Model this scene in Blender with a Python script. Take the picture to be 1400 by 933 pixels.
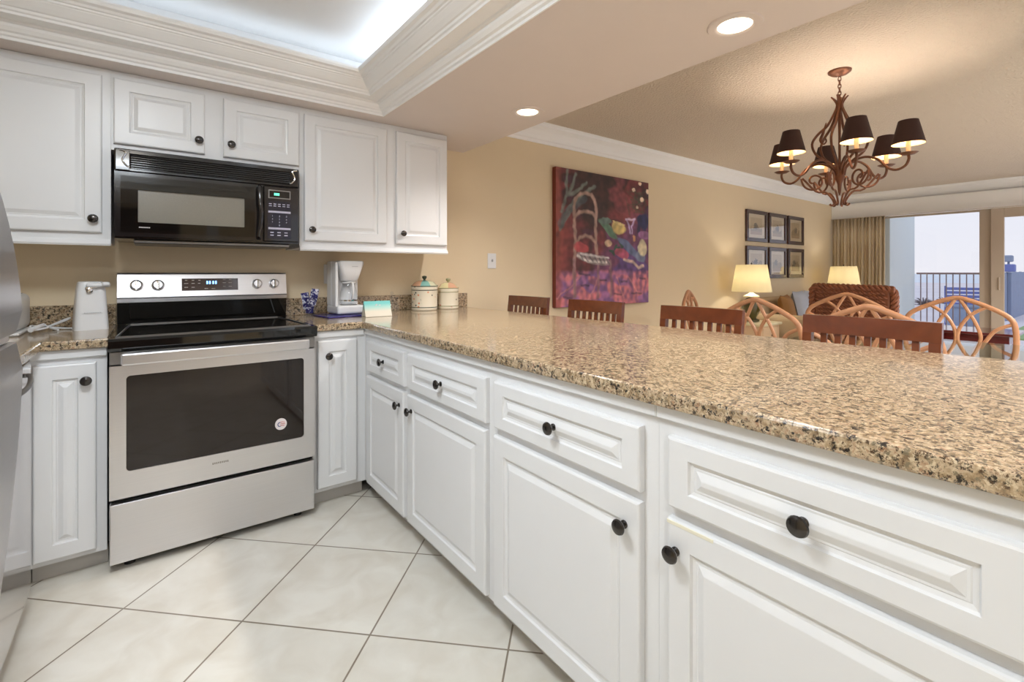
import bpy, bmesh, math, random
import numpy as np
from mathutils import Vector, Matrix, noise
random.seed(7)
PI = math.pi
S = bpy.context.scene
for o in list(bpy.data.objects):
    bpy.data.objects.remove(o)
COL = S.collection

# ------------------------------------------------------------------ camera
YAW = .6506
cd = bpy.data.cameras.new('camera'); cam = bpy.data.objects.new('camera', cd); COL.objects.link(cam)
cam.location = (0, 0, 1.171)
cam.rotation_euler = (PI/2, 0, -YAW)
cd.sensor_width = 36; cd.lens = 654.7/1400*36
cd.shift_y = (372-466.5)/1400
cd.clip_start = .02; cd.clip_end = 400
S.camera = cam
# ------------------------------------------------------------------ world, exposure
S.view_settings.view_transform = 'Standard'; S.view_settings.look = 'None'
S.view_settings.exposure = 0.35; S.view_settings.gamma = 1; S.view_settings.use_curve_mapping = False
W = bpy.data.worlds.new('world'); S.world = W; W.use_nodes = True
wn = W.node_tree; wn.nodes.clear()
wo = wn.nodes.new('ShaderNodeOutputWorld'); bg = wn.nodes.new('ShaderNodeBackground')
tc = wn.nodes.new('ShaderNodeTexCoord'); sx = wn.nodes.new('ShaderNodeSeparateXYZ'); cr = wn.nodes.new('ShaderNodeValToRGB')
wn.links.new(tc.outputs['Generated'], sx.inputs[0]); wn.links.new(sx.outputs[2], cr.inputs[0])
cr.color_ramp.elements[0].position = 0; cr.color_ramp.elements[0].color = (.86, .86, .93, 1)
cr.color_ramp.elements[1].position = .5; cr.color_ramp.elements[1].color = (.70, .80, 1, 1)
wn.links.new(cr.outputs[0], bg.inputs[0]); bg.inputs[1].default_value = .80
wn.links.new(bg.outputs[0], wo.inputs[0])

def lamp(name, kind, loc, power, color=(1, 1, 1), size=.1, size_y=None, rot=(0, 0, 0), spot=None, blend=.5, spread=None):
    l = bpy.data.lights.new(name, kind); l.energy = power; l.color = color
    if kind == 'AREA':
        l.size = size
        if size_y: l.shape = 'RECTANGLE'; l.size_y = size_y
        if spread: l.spread = spread
    else:
        l.shadow_soft_size = size
    if kind == 'SPOT': l.spot_size = spot; l.spot_blend = blend
    o = bpy.data.objects.new(name, l); COL.objects.link(o); o.location = loc; o.rotation_euler = rot
    return o
# cove strips: lie behind the crown lip of the ceiling tray and shine up onto the raised ceiling
COOL = (.82, .91, 1.0)
lamp('cove_strip_light', 'AREA', (.97, .75, 2.205), 5.5, COOL, .06, 3.5, (PI, 0, 0))
lamp('cove_strip_light', 'AREA', (-.64, .75, 2.205), 1.6, COOL, .06, 3.5, (PI, 0, 0))
lamp('cove_strip_light', 'AREA', (.16, 2.53, 2.205), .5, COOL, 1.4, .06, (PI, 0, 0))
lamp('cove_strip_light', 'AREA', (.16, -1.08, 2.205), 1.0, COOL, 1.4, .06, (PI, 0, 0))
# added fill: unseen round flush lights in the tray, overhead and behind the camera
FLUSH_FILL = [(-.10, 1.15), (-.20, -.75)]
for (x, y), w_ in zip(FLUSH_FILL, (21, 16)): lamp('flush_fill_lamp', 'AREA', (x, y, 2.250), w_, (.82, .91, 1), .42, .42, (0, 0, 0))
LIV_FILL = [(3.4, -.9), (5.4, -.9), (7.4, -.9)]  # added recessed lights, out of frame, to brighten the living room
for x, y in LIV_FILL: lamp('recessed_bulb', 'SPOT', (x, y, 2.385), 235, (1, .96, .92), .05, spot=2.7, blend=.6)
SPOTS = [(1.69, .89), (1.685, 2.07), (1.69, -.35)]  # last spot is added out of frame for extra kitchen light
WARM = (1, .95, .91)
for x, y in SPOTS:
    lamp('recessed_bulb', 'SPOT', (x, y, 2.045), 46, WARM, .05, spot=2.5, blend=.8)
# ------------------------------------------------------------------ helpers
def srgb(r, g, b):
    f = lambda c: (c/255/12.92) if c/255 <= .04045 else ((c/255+.055)/1.055)**2.4
    return (f(r), f(g), f(b), 1)

class MB:
    def __init__(s): s.v = []; s.f = []; s.m = []; s.sm = []; s.cur = 0; s.M = None
    def add(s, vs, fs, smooth=False):
        b = len(s.v)
        if s.M is not None: vs = [s.M @ Vector(v) for v in vs]
        s.v += [tuple(v) for v in vs]
        for f in fs: s.f.append([b+i for i in f]); s.m.append(s.cur); s.sm.append(smooth)
        return s
    def box(s, x0, x1, y0, y1, z0, z1, bev=0, seg=1):
        bm = bmesh.new()
        r = bmesh.ops.create_cube(bm, size=1)
        for v in bm.verts:
            v.co = Vector(((x0+x1)/2+v.co.x*(x1-x0), (y0+y1)/2+v.co.y*(y1-y0), (z0+z1)/2+v.co.z*(z1-z0)))
        if bev:
            bev = min(bev, .45*min(abs(x1-x0), abs(y1-y0), abs(z1-z0)))
            bmesh.ops.bevel(bm, geom=list(bm.edges)+list(bm.verts), offset=bev, segments=seg, profile=.5, affect='EDGES')
        bm.verts.index_update()
        s.add([v.co.copy() for v in bm.verts], [[v.index for v in f.verts] for f in bm.faces], smooth=False)
        bm.free(); return s
    def lathe(s, prof, c=(0, 0, 0), n=24, axis='Z', caps=True, sx=1, sy=1):
        vs = []; fs = []
        for r, h in prof:
            for k in range(n):
                a = 2*PI*k/n; p = (r*sx*math.cos(a), r*sy*math.sin(a), h)
                if axis == 'X': p = (p[2], p[0], p[1])
                elif axis == 'Y': p = (p[1], p[2], p[0])
                vs.append((c[0]+p[0], c[1]+p[1], c[2]+p[2]))
        for i in range(len(prof)-1):
            for k in range(n):
                fs.append([i*n+k, i*n+(k+1) % n, (i+1)*n+(k+1) % n, (i+1)*n+k])
        if caps:
            fs.append(list(range(n))[::-1]); fs.append([(len(prof)-1)*n+k for k in range(n)])
        s.add(vs, fs, True); return s
    def tube(s, pts, r, n=8, closed=False, smooth=1, flat=1.0):
        pts = [Vector(p) for p in pts]
        rs = list(r) if isinstance(r, (list, tuple)) else [r]*len(pts)
        if smooth > 1 and len(pts) > 2:
            P = []; R = []
            m = len(pts); rng = range(m if closed else m-1)
            for i in rng:
                if closed: a, b, c, d = pts[(i-1) % m], pts[i], pts[(i+1) % m], pts[(i+2) % m]
                else: a, b, c, d = pts[max(i-1, 0)], pts[i], pts[i+1], pts[min(i+2, m-1)]
                for k in range(smooth):
                    t = k/smooth
                    P.append(.5*((2*b)+(c-a)*t+(2*a-5*b+4*c-d)*t*t+(3*b-a-3*c+d)*t**3))
                    R.append(rs[i]*(1-t)+rs[(i+1) % m]*t)
            if not closed: P.append(pts[-1]); R.append(rs[-1])
            pts, rs = P, R
        m = len(pts); vs = []; fs = []
        T = []
        for i in range(m):
            if closed: t = pts[(i+1) % m]-pts[i-1]
            else: t = pts[min(i+1, m-1)]-pts[max(i-1, 0)]
            T.append(t.normalized() if t.length > 1e-9 else Vector((0, 0, 1)))
        up = Vector((0, 0, 1)) if abs(T[0].z) < .9 else Vector((1, 0, 0))
        nrm = (up-T[0]*up.dot(T[0])).normalized()
        for i in range(m):
            nrm = nrm-T[i]*nrm.dot(T[i])
            nrm = nrm.normalized() if nrm.length > 1e-6 else T[i].orthogonal().normalized()
            bn = T[i].cross(nrm)
            for k in range(n):
                a = 2*PI*k/n
                vs.append(pts[i]+(nrm*math.cos(a)+bn*math.sin(a)*flat)*rs[i])
        for i in range(m if closed else m-1):
            j = (i+1) % m
            for k in range(n): fs.append([i*n+k, i*n+(k+1) % n, j*n+(k+1) % n, j*n+k])
        if not closed:
            fs.append(list(range(n))[::-1]); fs.append([(m-1)*n+k for k in range(n)])
        s.add(vs, fs, True); return s
    def prism(s, poly, a0, a1, axis='Y', smooth=False):
        # poly of 2D points; extruded along axis. axis Y: poly=(x,z); X: poly=(y,z); Z: poly=(x,y)
        n = len(poly)
        def mk(p, a): return {'Y': (p[0], a, p[1]), 'X': (a, p[0], p[1]), 'Z': (p[0], p[1], a)}[axis]
        vs = [mk(p, a0) for p in poly]+[mk(p, a1) for p in poly]
        fs = [[k, (k+1) % n, n+(k+1) % n, n+k] for k in range(n)]
        b = len(s.v)
        s.add(vs, fs, smooth); 
        s.f.append([b+k for k in range(n)][::-1]); s.m.append(s.cur); s.sm.append(False)
        s.f.append([b+n+k for k in range(n)]); s.m.append(s.cur); s.sm.append(False)
        return s
    def rings(s, w, h, rs):
        # nested rectangles in local (u,v,n): rs = [(ix,iy,n)...]; last ring filled, first ring capped
        vs = []; fs = []
        for ix, iy, d in rs:
            vs += [(ix, d, iy), (w-ix, d, iy), (w-ix, d, h-iy), (ix, d, h-iy)]
        for i in range(len(rs)-1):
            for k in range(4): fs.append([i*4+k, i*4+(k+1) % 4, (i+1)*4+(k+1) % 4, (i+1)*4+k])
        m = (len(rs)-1)*4
        fs.append([m, m+1, m+2, m+3]); fs.append([3, 2, 1, 0])
        s.add(vs, fs); return s
    def sweep(s, prof, path, closed=True):
        # path: list of (x,y) corners, prof: (d inward(left of travel), z)
        n = len(path); vs = []; fs = []; m = len(prof)
        for i in range(n):
            p = Vector(path[i])
            d0 = (p-Vector(path[i-1])).normalized() if (closed or i > 0) else None
            d1 = (Vector(path[(i+1) % n])-p).normalized() if (closed or i < n-1) else None
            if d0 is None: d0 = d1
            if d1 is None: d1 = d0
            n0 = Vector((-d0.y, d0.x)); n1 = Vector((-d1.y, d1.x))
            mt = (n0+n1); mt = mt/mt.dot(n0) if mt.length > 1e-6 else n0
            for d, z in prof: q = p+mt*d; vs.append((q.x, q.y, z))
        for i in range(n if closed else n-1):
            j = (i+1) % n
            for k in range(m): fs.append([i*m+k, i*m+(k+1) % m, j*m+(k+1) % m, j*m+k])
        if not closed:
            fs.append(list(range(m))); fs.append([(n-1)*m+k for k in range(m)][::-1])
        s.add(vs, fs); return s

ROOTM = {}
def rootm(o):
    if o is None: return Matrix.Identity(4)
    M = Matrix.Identity(4)
    while o is not None:
        M = (Matrix.Translation(o.location) @ o.rotation_euler.to_matrix().to_4x4()) @ M; o = o.parent
    return M
def obj(name, mb, mat, parent=None, label=None, world=True, loc=None):
    """mesh coordinates are given in world space (world=True) or in the parent's space"""
    me = bpy.data.meshes.new(name)
    vs = mb.v
    o = bpy.data.objects.new(name, me)
    if parent is not None and world:
        Mi = rootm(parent).inverted(); vs = [tuple(Mi @ Vector(v)) for v in vs]
    if parent is None:
        if loc is None:
            a = np.array(vs); loc = ((a[:, 0].min()+a[:, 0].max())/2, (a[:, 1].min()+a[:, 1].max())/2, a[:, 2].min())
        vs = [(v[0]-loc[0], v[1]-loc[1], v[2]-loc[2]) for v in vs]; o.location = loc
    me.from_pydata(vs, [], mb.f)
    mats = mat if isinstance(mat, (list, tuple)) else [mat]
    for m_ in mats: me.materials.append(m_)
    me.polygons.foreach_set('material_index', mb.m)
    me.polygons.foreach_set('use_smooth', mb.sm)
    bm = bmesh.new(); bm.from_mesh(me); bmesh.ops.recalc_face_normals(bm, faces=bm.faces); bm.to_mesh(me); bm.free()
    me.update()
    COL.objects.link(o)
    if parent is not None: o.parent = parent
    if label: o['label'] = label
    if any(mb.sm):
        try: me.set_sharp_from_angle(angle=math.radians(40))
        except Exception: pass
    return o
def thing(name, label, cat, loc=(0, 0, 0), rotz=0, group=None):
    o = bpy.data.objects.new(name, None); COL.objects.link(o); o.empty_display_size = .05
    o.location = loc; o.rotation_euler = (0, 0, rotz); o['label'] = label; o['category'] = cat
    if group: o['group'] = group
    return o
def tag(o, label, cat, group=None, kind=None):
    o['label'] = label; o['category'] = cat
    if group: o['group'] = group
    if kind: o['kind'] = kind
    return o
def struct(name, mb, mat, parent=None):
    o = obj(name, mb, mat, parent)
    if parent is None: o['kind'] = 'structure'
    return o
def dup(root, loc=None, rotz=None, label=None, group=None):
    def cp(o, par):
        c = o.copy(); COL.objects.link(c); c.parent = par
        for ch in [k for k in bpy.data.objects if k.parent == o]: cp(ch, c)
        return c
    c = cp(root, None)
    if loc is not None: c.location = loc
    if rotz is not None: c.rotation_euler = (0, 0, rotz)
    if label: c['label'] = label
    if group: c['group'] = group
    return c
def text_mb(txt, size, M, depth=.0004, align='CENTER', mb=None):
    cu = bpy.data.curves.new('t', 'FONT'); cu.body = txt; cu.size = size; cu.extrude = depth
    cu.align_x = align; cu.align_y = 'CENTER'
    o = bpy.data.objects.new('t', cu); COL.objects.link(o)
    dg = bpy.context.evaluated_depsgraph_get(); me = bpy.data.meshes.new_from_object(o.evaluated_get(dg))
    mb = mb or MB()
    mb.add([M @ v.co for v in me.vertices], [list(p.vertices) for p in me.polygons])
    bpy.data.objects.remove(o); bpy.data.meshes.remove(me); bpy.data.curves.remove(cu)
    return mb

# ------------------------------------------------------------------ materials
def mat(name, color, rough=.5, metal=0, spec=.5, coat=0, trans=0, bump=None, var=None, emit=None, aniso=0, ior=None, coords='Object'):
    """bump=(scale,strength,distance); var=(scale, colour2, amount, stretch)"""
    m = bpy.data.materials.new(name); m.use_nodes = True
    N = m.node_tree.nodes; L = m.node_tree.links; p = N['Principled BSDF']
    p.inputs['Base Color'].default_value = color; p.inputs['Roughness'].default_value = rough
    p.inputs['Metallic'].default_value = metal; p.inputs['Specular IOR Level'].default_value = spec
    p.inputs['Coat Weight'].default_value = coat; p.inputs['Coat Roughness'].default_value = .05
    p.inputs['Transmission Weight'].default_value = trans
    if ior: p.inputs['IOR'].default_value = ior
    if aniso: p.inputs['Anisotropic'].default_value = aniso
    if emit: p.inputs['Emission Color'].default_value = emit[0]; p.inputs['Emission Strength'].default_value = emit[1]
    t = N.new('ShaderNodeTexCoord')
    if var is None: var = (6, tuple(c*.93 for c in color[:3])+(1,), .5, (1, 1, 1))
    mp = N.new('ShaderNodeMapping'); mp.inputs['Scale'].default_value = var[3]; L.new(t.outputs[coords], mp.inputs[0])
    nz = N.new('ShaderNodeTexNoise'); nz.inputs['Scale'].default_value = var[0]; nz.inputs['Detail'].default_value = 5
    L.new(mp.outputs[0], nz.inputs['Vector'])
    mx = N.new('ShaderNodeMixRGB'); mx.inputs[1].default_value = color; mx.inputs[2].default_value = var[1]
    ml = N.new('ShaderNodeMath'); ml.operation = 'MULTIPLY'; ml.inputs[1].default_value = var[2]
    L.new(nz.outputs[0], ml.inputs[0]); L.new(ml.outputs[0], mx.inputs[0]); L.new(mx.outputs[0], p.inputs['Base Color'])
    if bump:
        n2 = N.new('ShaderNodeTexNoise'); n2.inputs['Scale'].default_value = bump[0]; n2.inputs['Detail'].default_value = 3
        L.new(mp.outputs[0], n2.inputs['Vector'])
        b = N.new('ShaderNodeBump'); b.inputs['Strength'].default_value = bump[1]; b.inputs['Distance'].default_value = bump[2]
        L.new(n2.outputs[0], b.inputs['Height']); L.new(b.outputs[0], p.inputs['Normal'])
    return m
M = {}
M['cab'] = mat('white_cabinet_paint', srgb(226, 226, 226), .32, spec=.45)
M['trimw'] = mat('white_trim_paint', srgb(248, 248, 248), .4)
M['wall'] = mat('tan_wall_paint', srgb(232, 213, 180), .75, bump=(60, .15, .004))
M['ceil'] = mat('textured_ceiling_paint', srgb(220, 206, 190), .85, bump=(70, .9, .02))
M['soffit'] = mat('smooth_ceiling_paint', srgb(224, 214, 209), .75, bump=(40, .1, .003))
M['trayc'] = mat('tray_ceiling_paint', srgb(232, 233, 234), .8, bump=(40, .1, .003))
M['wood'] = mat('dark_cherry_wood', srgb(118, 62, 34), .22, coat=.5, var=(8, srgb(66, 30, 16), .9, (14, 1.2, 1.2)))
M['redwood'] = mat('dark_red_lacquered_wood', srgb(96, 22, 24), .15, coat=.6, var=(5, srgb(60, 12, 16), .8, (8, 1, 1)))
M['rattan'] = mat('bent_rattan_cane', srgb(205, 152, 112), .42, var=(22, srgb(150, 98, 66), .7, (1, 1, 1)), bump=(60, .2, .004))
M['wicker'] = mat('brown_woven_wicker', srgb(160, 96, 62), .5, var=(30, srgb(78, 40, 26), .9, (1, 1, 1)), bump=(80, .4, .006))
M['steel'] = mat('brushed_stainless_steel', srgb(222, 221, 223), .30, metal=1, aniso=.4, var=(3, srgb(204, 203, 205), .5, (1, 1, 60)))
M['steel_dark'] = mat('satin_grey_steel', srgb(150, 148, 146), .35, metal=1)
M['steel_gloss'] = mat('polished_steel_door', srgb(200, 196, 196), .12, metal=1, var=(2, srgb(188, 184, 184), .4, (1, 1, 30)))
M['blackglass'] = mat('black_ceramic_glass', (.005, .0045, .004, 1), .04, spec=.5, coat=.3)
M['ovenglass'] = mat('tinted_oven_glass', (.014, .009, .007, 1), .04, spec=.5)
M['mwscreen'] = mat('grey_perforated_screen', srgb(150, 145, 132), .22, spec=.6, coat=.8, var=(900, srgb(90, 86, 78), .8, (1, 1, 1)))
M['blackpl'] = mat('glossy_black_plastic', (.012, .010, .010, 1), .12, spec=.5, coat=.5)
M['black_matte'] = mat('matte_black_plastic', (.01, .01, .01, 1), .5)
M['bronze'] = mat('oil_rubbed_bronze', (.06, .054, .05, 1), .25, metal=.9, coat=.3)
M['iron'] = mat('antique_copper_iron', srgb(146, 98, 74), .42, metal=.6, var=(30, srgb(58, 38, 30), .9, (1, 1, 1)))
M['whitepl'] = mat('white_plastic', srgb(232, 232, 232), .3)
M['greypl'] = mat('light_grey_plastic', srgb(176, 178, 180), .35)
M['chrome'] = mat('chrome', (.75, .75, .75, 1), .1, metal=1)
M['indigo'] = mat('dark_blue_gloss_plastic', srgb(46, 44, 128), .2, coat=.5)
M['bluefoil'] = mat('blue_foil_packet', srgb(26, 28, 120), .3, coat=.3, var=(34, srgb(200, 202, 220), .8, (1, 1, 1)))
def blotch(name, c1, c2, scale, a, b, rough=.3):
    m = mat(name, c1, rough, coat=.4); N = m.node_tree.nodes; L = m.node_tree.links; p = N['Principled BSDF']
    t = N.new('ShaderNodeTexCoord'); n = N.new('ShaderNodeTexNoise'); n.inputs['Scale'].default_value = scale; n.inputs['Distortion'].default_value = 1.5
    r = N.new('ShaderNodeValToRGB'); e = r.color_ramp.elements; e[0].position = a; e[0].color = c1; e[1].position = b; e[1].color = c2
    L.new(t.outputs['Object'], n.inputs['Vector']); L.new(n.outputs[0], r.inputs[0]); L.new(r.outputs[0], p.inputs['Base Color']); return m
M['foil'] = blotch('blue_and_white_foil_packet', srgb(22, 24, 104), srgb(206, 208, 222), 38, .53, .57)
M['olive'] = mat('olive_glazed_ceramic', srgb(74, 66, 24), .2, coat=.6)
M['cream'] = mat('cream_painted_wood', srgb(226, 196, 160), .5)
M['creamcer'] = mat('cream_ceramic', srgb(235, 225, 190), .3)
M['sofa'] = mat('pale_beige_sofa_fabric', srgb(196, 172, 138), .9, bump=(200, .4, .004))
M['cushion'] = mat('blue_grey_cushion_fabric', srgb(184, 188, 196), .9, bump=(200, .4, .004), var=(7, srgb(150, 156, 170), .6, (1, 1, 1)))
M['throw'] = mat('brown_gold_throw_fabric', srgb(150, 108, 62), .9)
M['outwall'] = mat('pale_balcony_stucco', srgb(222, 230, 232), .8, bump=(60, .2, .005))
M['frameal'] = mat('beige_door_frame', srgb(188, 172, 154), .5)
M['rail'] = mat('taupe_painted_railing', srgb(150, 130, 128), .5)
M['sand'] = mat('pale_beach_sand', srgb(244, 236, 236), .95, var=(.35, srgb(206, 196, 200), .9, (1, 1, 1)))
M['sea'] = mat('pale_sea_water', srgb(200, 212, 226), .3)
M['grass'] = mat('green_lawn', srgb(150, 176, 120), .9)
M['paver'] = mat('grey_balcony_slab', srgb(206, 204, 206), .8)
M['fence'] = mat('weathered_blue_grey_boards', srgb(160, 170, 192), .8, var=(4, srgb(130, 140, 164), .8, (6, 6, .6)))
M['bluepaint'] = mat('blue_painted_slats', srgb(118, 128, 190), .5)
M['potglaze'] = mat('blue_grey_glazed_pot', srgb(146, 160, 186), .3)
M['toe'] = mat('grey_toe_kick', srgb(196, 192, 186), .5)
M['stainw'] = mat('white_cabinet_with_worn_edge', srgb(232, 226, 204), .4)
M['seatpad'] = mat('beige_seat_cushion', srgb(206, 190, 160), .9, bump=(150, .3, .004))
M['bulb'] = mat('glowing_bulb', (1, .8, .55, 1), .5, emit=((1, .78, .5, 1), 9))
M['candle'] = mat('ivory_candle_sleeve', srgb(240, 226, 206), .5)
M['lamplens'] = mat('glowing_recessed_lens', (1, .9, .75, 1), .5, emit=((1, .86, .66, 1), 3.2))
M['ledblue'] = mat('blue_clock_segments', (.1, .3, 1, 1), .5, emit=((.15, .4, 1, 1), 3.5))
M['ledgreen'] = mat('green_clock_segments', (.1, .8, .5, 1), .5, emit=((.15, .9, .55, 1), 1.6))
M['dispb'] = mat('brown_tinted_display_glass', srgb(58, 26, 16), .08, coat=.8)
M['keytext'] = mat('pale_key_lettering', srgb(190, 186, 200), .5)
M['keypad'] = mat('dark_blue_keypad', srgb(22, 20, 38), .25, coat=.3)
M['badge'] = mat('pale_engraved_badge', srgb(150, 146, 140), .4, metal=.5)
M['stickw'] = mat('white_round_sticker', srgb(222, 214, 212), .5)
M['stickb'] = mat('blue_sticker_ink', srgb(40, 52, 120), .5)
M['stickr'] = mat('red_sticker_ink', srgb(190, 70, 60), .5)
M['print'] = mat('mat_board_paper', srgb(222, 206, 176), .6)
M['darkframe'] = mat('dark_brown_picture_frame', srgb(60, 34, 34), .25, coat=.5)
M['canvas_edge'] = mat('red_painted_canvas_edge', srgb(120, 52, 36), .6)
M['shadebk'] = mat('black_fabric_shade', srgb(58, 32, 26), .7)
M['teal'] = mat('teal_glaze', srgb(120, 186, 176), .2, coat=.6)
M['darkgreen'] = mat('dark_green_glaze', srgb(70, 80, 66), .2, coat=.6)
M['rearwood'] = mat('brown_louvred_wood', srgb(96, 58, 38), .5, var=(6, srgb(60, 32, 22), .8, (1, 1, 12)))
M['gasket'] = mat('grey_door_gasket', srgb(205, 200, 198), .5)

M['burner'] = mat('faint_burner_marking', (.03, .03, .03, 1), .2)
def glassmat(name, color=(1, 1, 1, 1), rough=0.0, ior=1.45):
    m = bpy.data.materials.new(name); m.use_nodes = True; N = m.node_tree.nodes; L = m.node_tree.links
    out = N['Material Output']; N.remove(N['Principled BSDF'])
    t = N.new('ShaderNodeBsdfTransparent'); t.inputs[0].default_value = color
    g = N.new('ShaderNodeBsdfGlossy'); g.inputs['Roughness'].default_value = rough
    f = N.new('ShaderNodeFresnel'); f.inputs[0].default_value = ior
    ge = N.new('ShaderNodeNewGeometry'); iv = N.new('ShaderNodeMath'); iv.operation = 'SUBTRACT'; iv.inputs[0].default_value = 1
    ml = N.new('ShaderNodeMath'); ml.operation = 'MULTIPLY'
    L.new(ge.outputs['Backfacing'], iv.inputs[1]); L.new(iv.outputs[0], ml.inputs[0]); L.new(f.outputs[0], ml.inputs[1])
    x = N.new('ShaderNodeMixShader'); L.new(ml.outputs[0], x.inputs[0]); L.new(t.outputs[0], x.inputs[1]); L.new(g.outputs[0], x.inputs[2])
    L.new(x.outputs[0], out.inputs[0]); return m
M['glass'] = glassmat('clear_window_glass')
M['picglass'] = glassmat('reflective_picture_glass', ior=3.0)
M['jug'] = glassmat('clear_jug_glass', (.96, .97, .98, 1), .03, ior=1.6)
M['tableglass'] = glassmat('green_tinted_table_glass', (.86, .93, .91, 1), .0, ior=1.6)
def shademat(name, color, tr=.6):
    m = bpy.data.materials.new(name); m.use_nodes = True; N = m.node_tree.nodes; L = m.node_tree.links
    out = N['Material Output']; p = N['Principled BSDF']; p.inputs['Base Color'].default_value = color; p.inputs['Roughness'].default_value = .8
    t = N.new('ShaderNodeBsdfTranslucent'); t.inputs[0].default_value = color
    n = N.new('ShaderNodeTexNoise'); n.inputs['Scale'].default_value = 300
    b = N.new('ShaderNodeBump'); b.inputs['Strength'].default_value = .2; b.inputs['Distance'].default_value = .002
    L.new(n.outputs[0], b.inputs['Height']); L.new(b.outputs[0], p.inputs['Normal'])
    x = N.new('ShaderNodeMixShader'); x.inputs[0].default_value = tr
    L.new(p.outputs[0], x.inputs[1]); L.new(t.outputs[0], x.inputs[2]); L.new(x.outputs[0], out.inputs[0]); return m
M['shade'] = shademat('cream_linen_lampshade', srgb(240, 232, 206), .45)
M['curtain'] = shademat('tan_curtain_cloth', srgb(214, 198, 170), .12)
M['lining'] = shademat('gold_shade_lining', srgb(250, 214, 160), .05)

def granite():
    m = bpy.data.materials.new('speckled_gold_granite'); m.use_nodes = True; N = m.node_tree.nodes; L = m.node_tree.links; p = N['Principled BSDF']
    t = N.new('ShaderNodeTexCoord')
    def nz(s, d=4, r=.6):
        n = N.new('ShaderNodeTexNoise'); n.inputs['Scale'].default_value = s; n.inputs['Detail'].default_value = d; n.inputs['Roughness'].default_value = r
        L.new(t.outputs['Object'], n.inputs['Vector']); return n.outputs[0]
    def ramp(src, stops):
        r = N.new('ShaderNodeValToRGB'); e = r.color_ramp.elements
        while len(e) < len(stops): e.new(.5)
        for k, (a, c) in enumerate(stops): e[k].position = a; e[k].color = c
        L.new(src, r.inputs[0]); return r.outputs[0]
    def mix(f, a, b):
        x = N.new('ShaderNodeMixRGB'); L.new(f, x.inputs[0])
        for k, c in ((1, a), (2, b)):
            if isinstance(c, tuple): x.inputs[k].default_value = c
            else: L.new(c, x.inputs[k])
        return x.outputs[0]
    B = lambda a, b: [(a, (0, 0, 0, 1)), (b, (1, 1, 1, 1))]
    base = ramp(nz(56), [(.30, srgb(122, 100, 76)), (.44, srgb(166, 142, 110)), (.55, srgb(194, 172, 142)), (.68, srgb(166, 128, 98))])
    c = mix(ramp(nz(100, 3), B(.55, .62)), base, srgb(208, 188, 156))
    c = mix(ramp(nz(80, 4, .7), B(.555, .62)), c, srgb(124, 112, 90))
    c = mix(ramp(nz(130, 5, .75), B(.545, .60)), c, srgb(88, 68, 50))
    c = mix(ramp(nz(66, 6, .8), B(.545, .58)), c, srgb(36, 32, 30))
    L.new(c, p.inputs['Base Color'])
    p.inputs['Roughness'].default_value = .17; p.inputs['Specular IOR Level'].default_value = .6; p.inputs['Coat Weight'].default_value = .35; p.inputs['Coat Roughness'].default_value = .08
    return m
M['granite'] = granite()
def tiles():
    m = bpy.data.materials.new('cream_diagonal_floor_tile'); m.use_nodes = True; N = m.node_tree.nodes; L = m.node_tree.links; p = N['Principled BSDF']
    t = N.new('ShaderNodeTexCoord')
    mp = N.new('ShaderNodeMapping'); mp.vector_type = 'TEXTURE'
    mp.inputs['Location'].default_value = (.252, 1.824, 0); mp.inputs['Rotation'].default_value = (0, 0, PI/4)
    L.new(t.outputs['Object'], mp.inputs[0])
    br = N.new('ShaderNodeTexBrick'); br.offset = 0; br.squash = 1
    br.inputs['Scale'].default_value = 1; br.inputs['Mortar Size'].default_value = .0032; br.inputs['Mortar Smooth'].default_value = .15
    br.inputs['Brick Width'].default_value = .4505; br.inputs['Row Height'].default_value = .4505
    br.inputs['Color1'].default_value = srgb(226, 221, 210); br.inputs['Color2'].default_value = srgb(219, 215, 205); br.inputs['Mortar'].default_value = srgb(140, 128, 112)
    L.new(mp.outputs[0], br.inputs['Vector'])
    n = N.new('ShaderNodeTexNoise'); n.inputs['Scale'].default_value = 7; n.inputs['Detail'].default_value = 6; n.inputs['Distortion'].default_value = .6
    L.new(t.outputs['Object'], n.inputs['Vector'])
    rm = N.new('ShaderNodeValToRGB'); rm.color_ramp.elements[0].position = .35; rm.color_ramp.elements[0].color = srgb(222, 214, 202)
    rm.color_ramp.elements[1].position = .65; rm.color_ramp.elements[1].color = (1, 1, 1, 1); L.new(n.outputs[0], rm.inputs[0])
    x = N.new('ShaderNodeMixRGB'); x.blend_type = 'MULTIPLY'; x.inputs[0].default_value = .45
    L.new(br.outputs[0], x.inputs[1]); L.new(rm.outputs[0], x.inputs[2]); L.new(x.outputs[0], p.inputs['Base Color'])
    b = N.new('ShaderNodeBump'); b.inputs['Strength'].default_value = .4; b.inputs['Distance'].default_value = .002; b.invert = True
    L.new(br.outputs['Fac'], b.inputs['Height']); L.new(b.outputs[0], p.inputs['Normal'])
    p.inputs['Roughness'].default_value = .38
    return m
M['tile'] = tiles()

# ------------------------------------------------------------------ structure
WY = 3.075; XL = -.95; XW = 9.02; ZC = 2.40; ZS = 2.064; YR = -2.6; YE = -3.2
mb = MB().box(XL-.1, XW+.1, YE-.1, WY+.1, -.1, 0)
fl = obj('floor', mb, M['tile'], loc=(0, 0, 0)); fl['kind'] = 'structure'
struct('wall_back', MB().box(XL-.1, XW+.1, WY, WY+.12, 0, 2.6), M['wall'])
struct('wall_left', MB().box(XL-.12, XL, YR-.1, WY, 0, 2.6), M['wall'])
struct('wall_rear', MB().box(XL, 1.5, YR-.12, YR, 0, 2.6), M['wall'])
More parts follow.
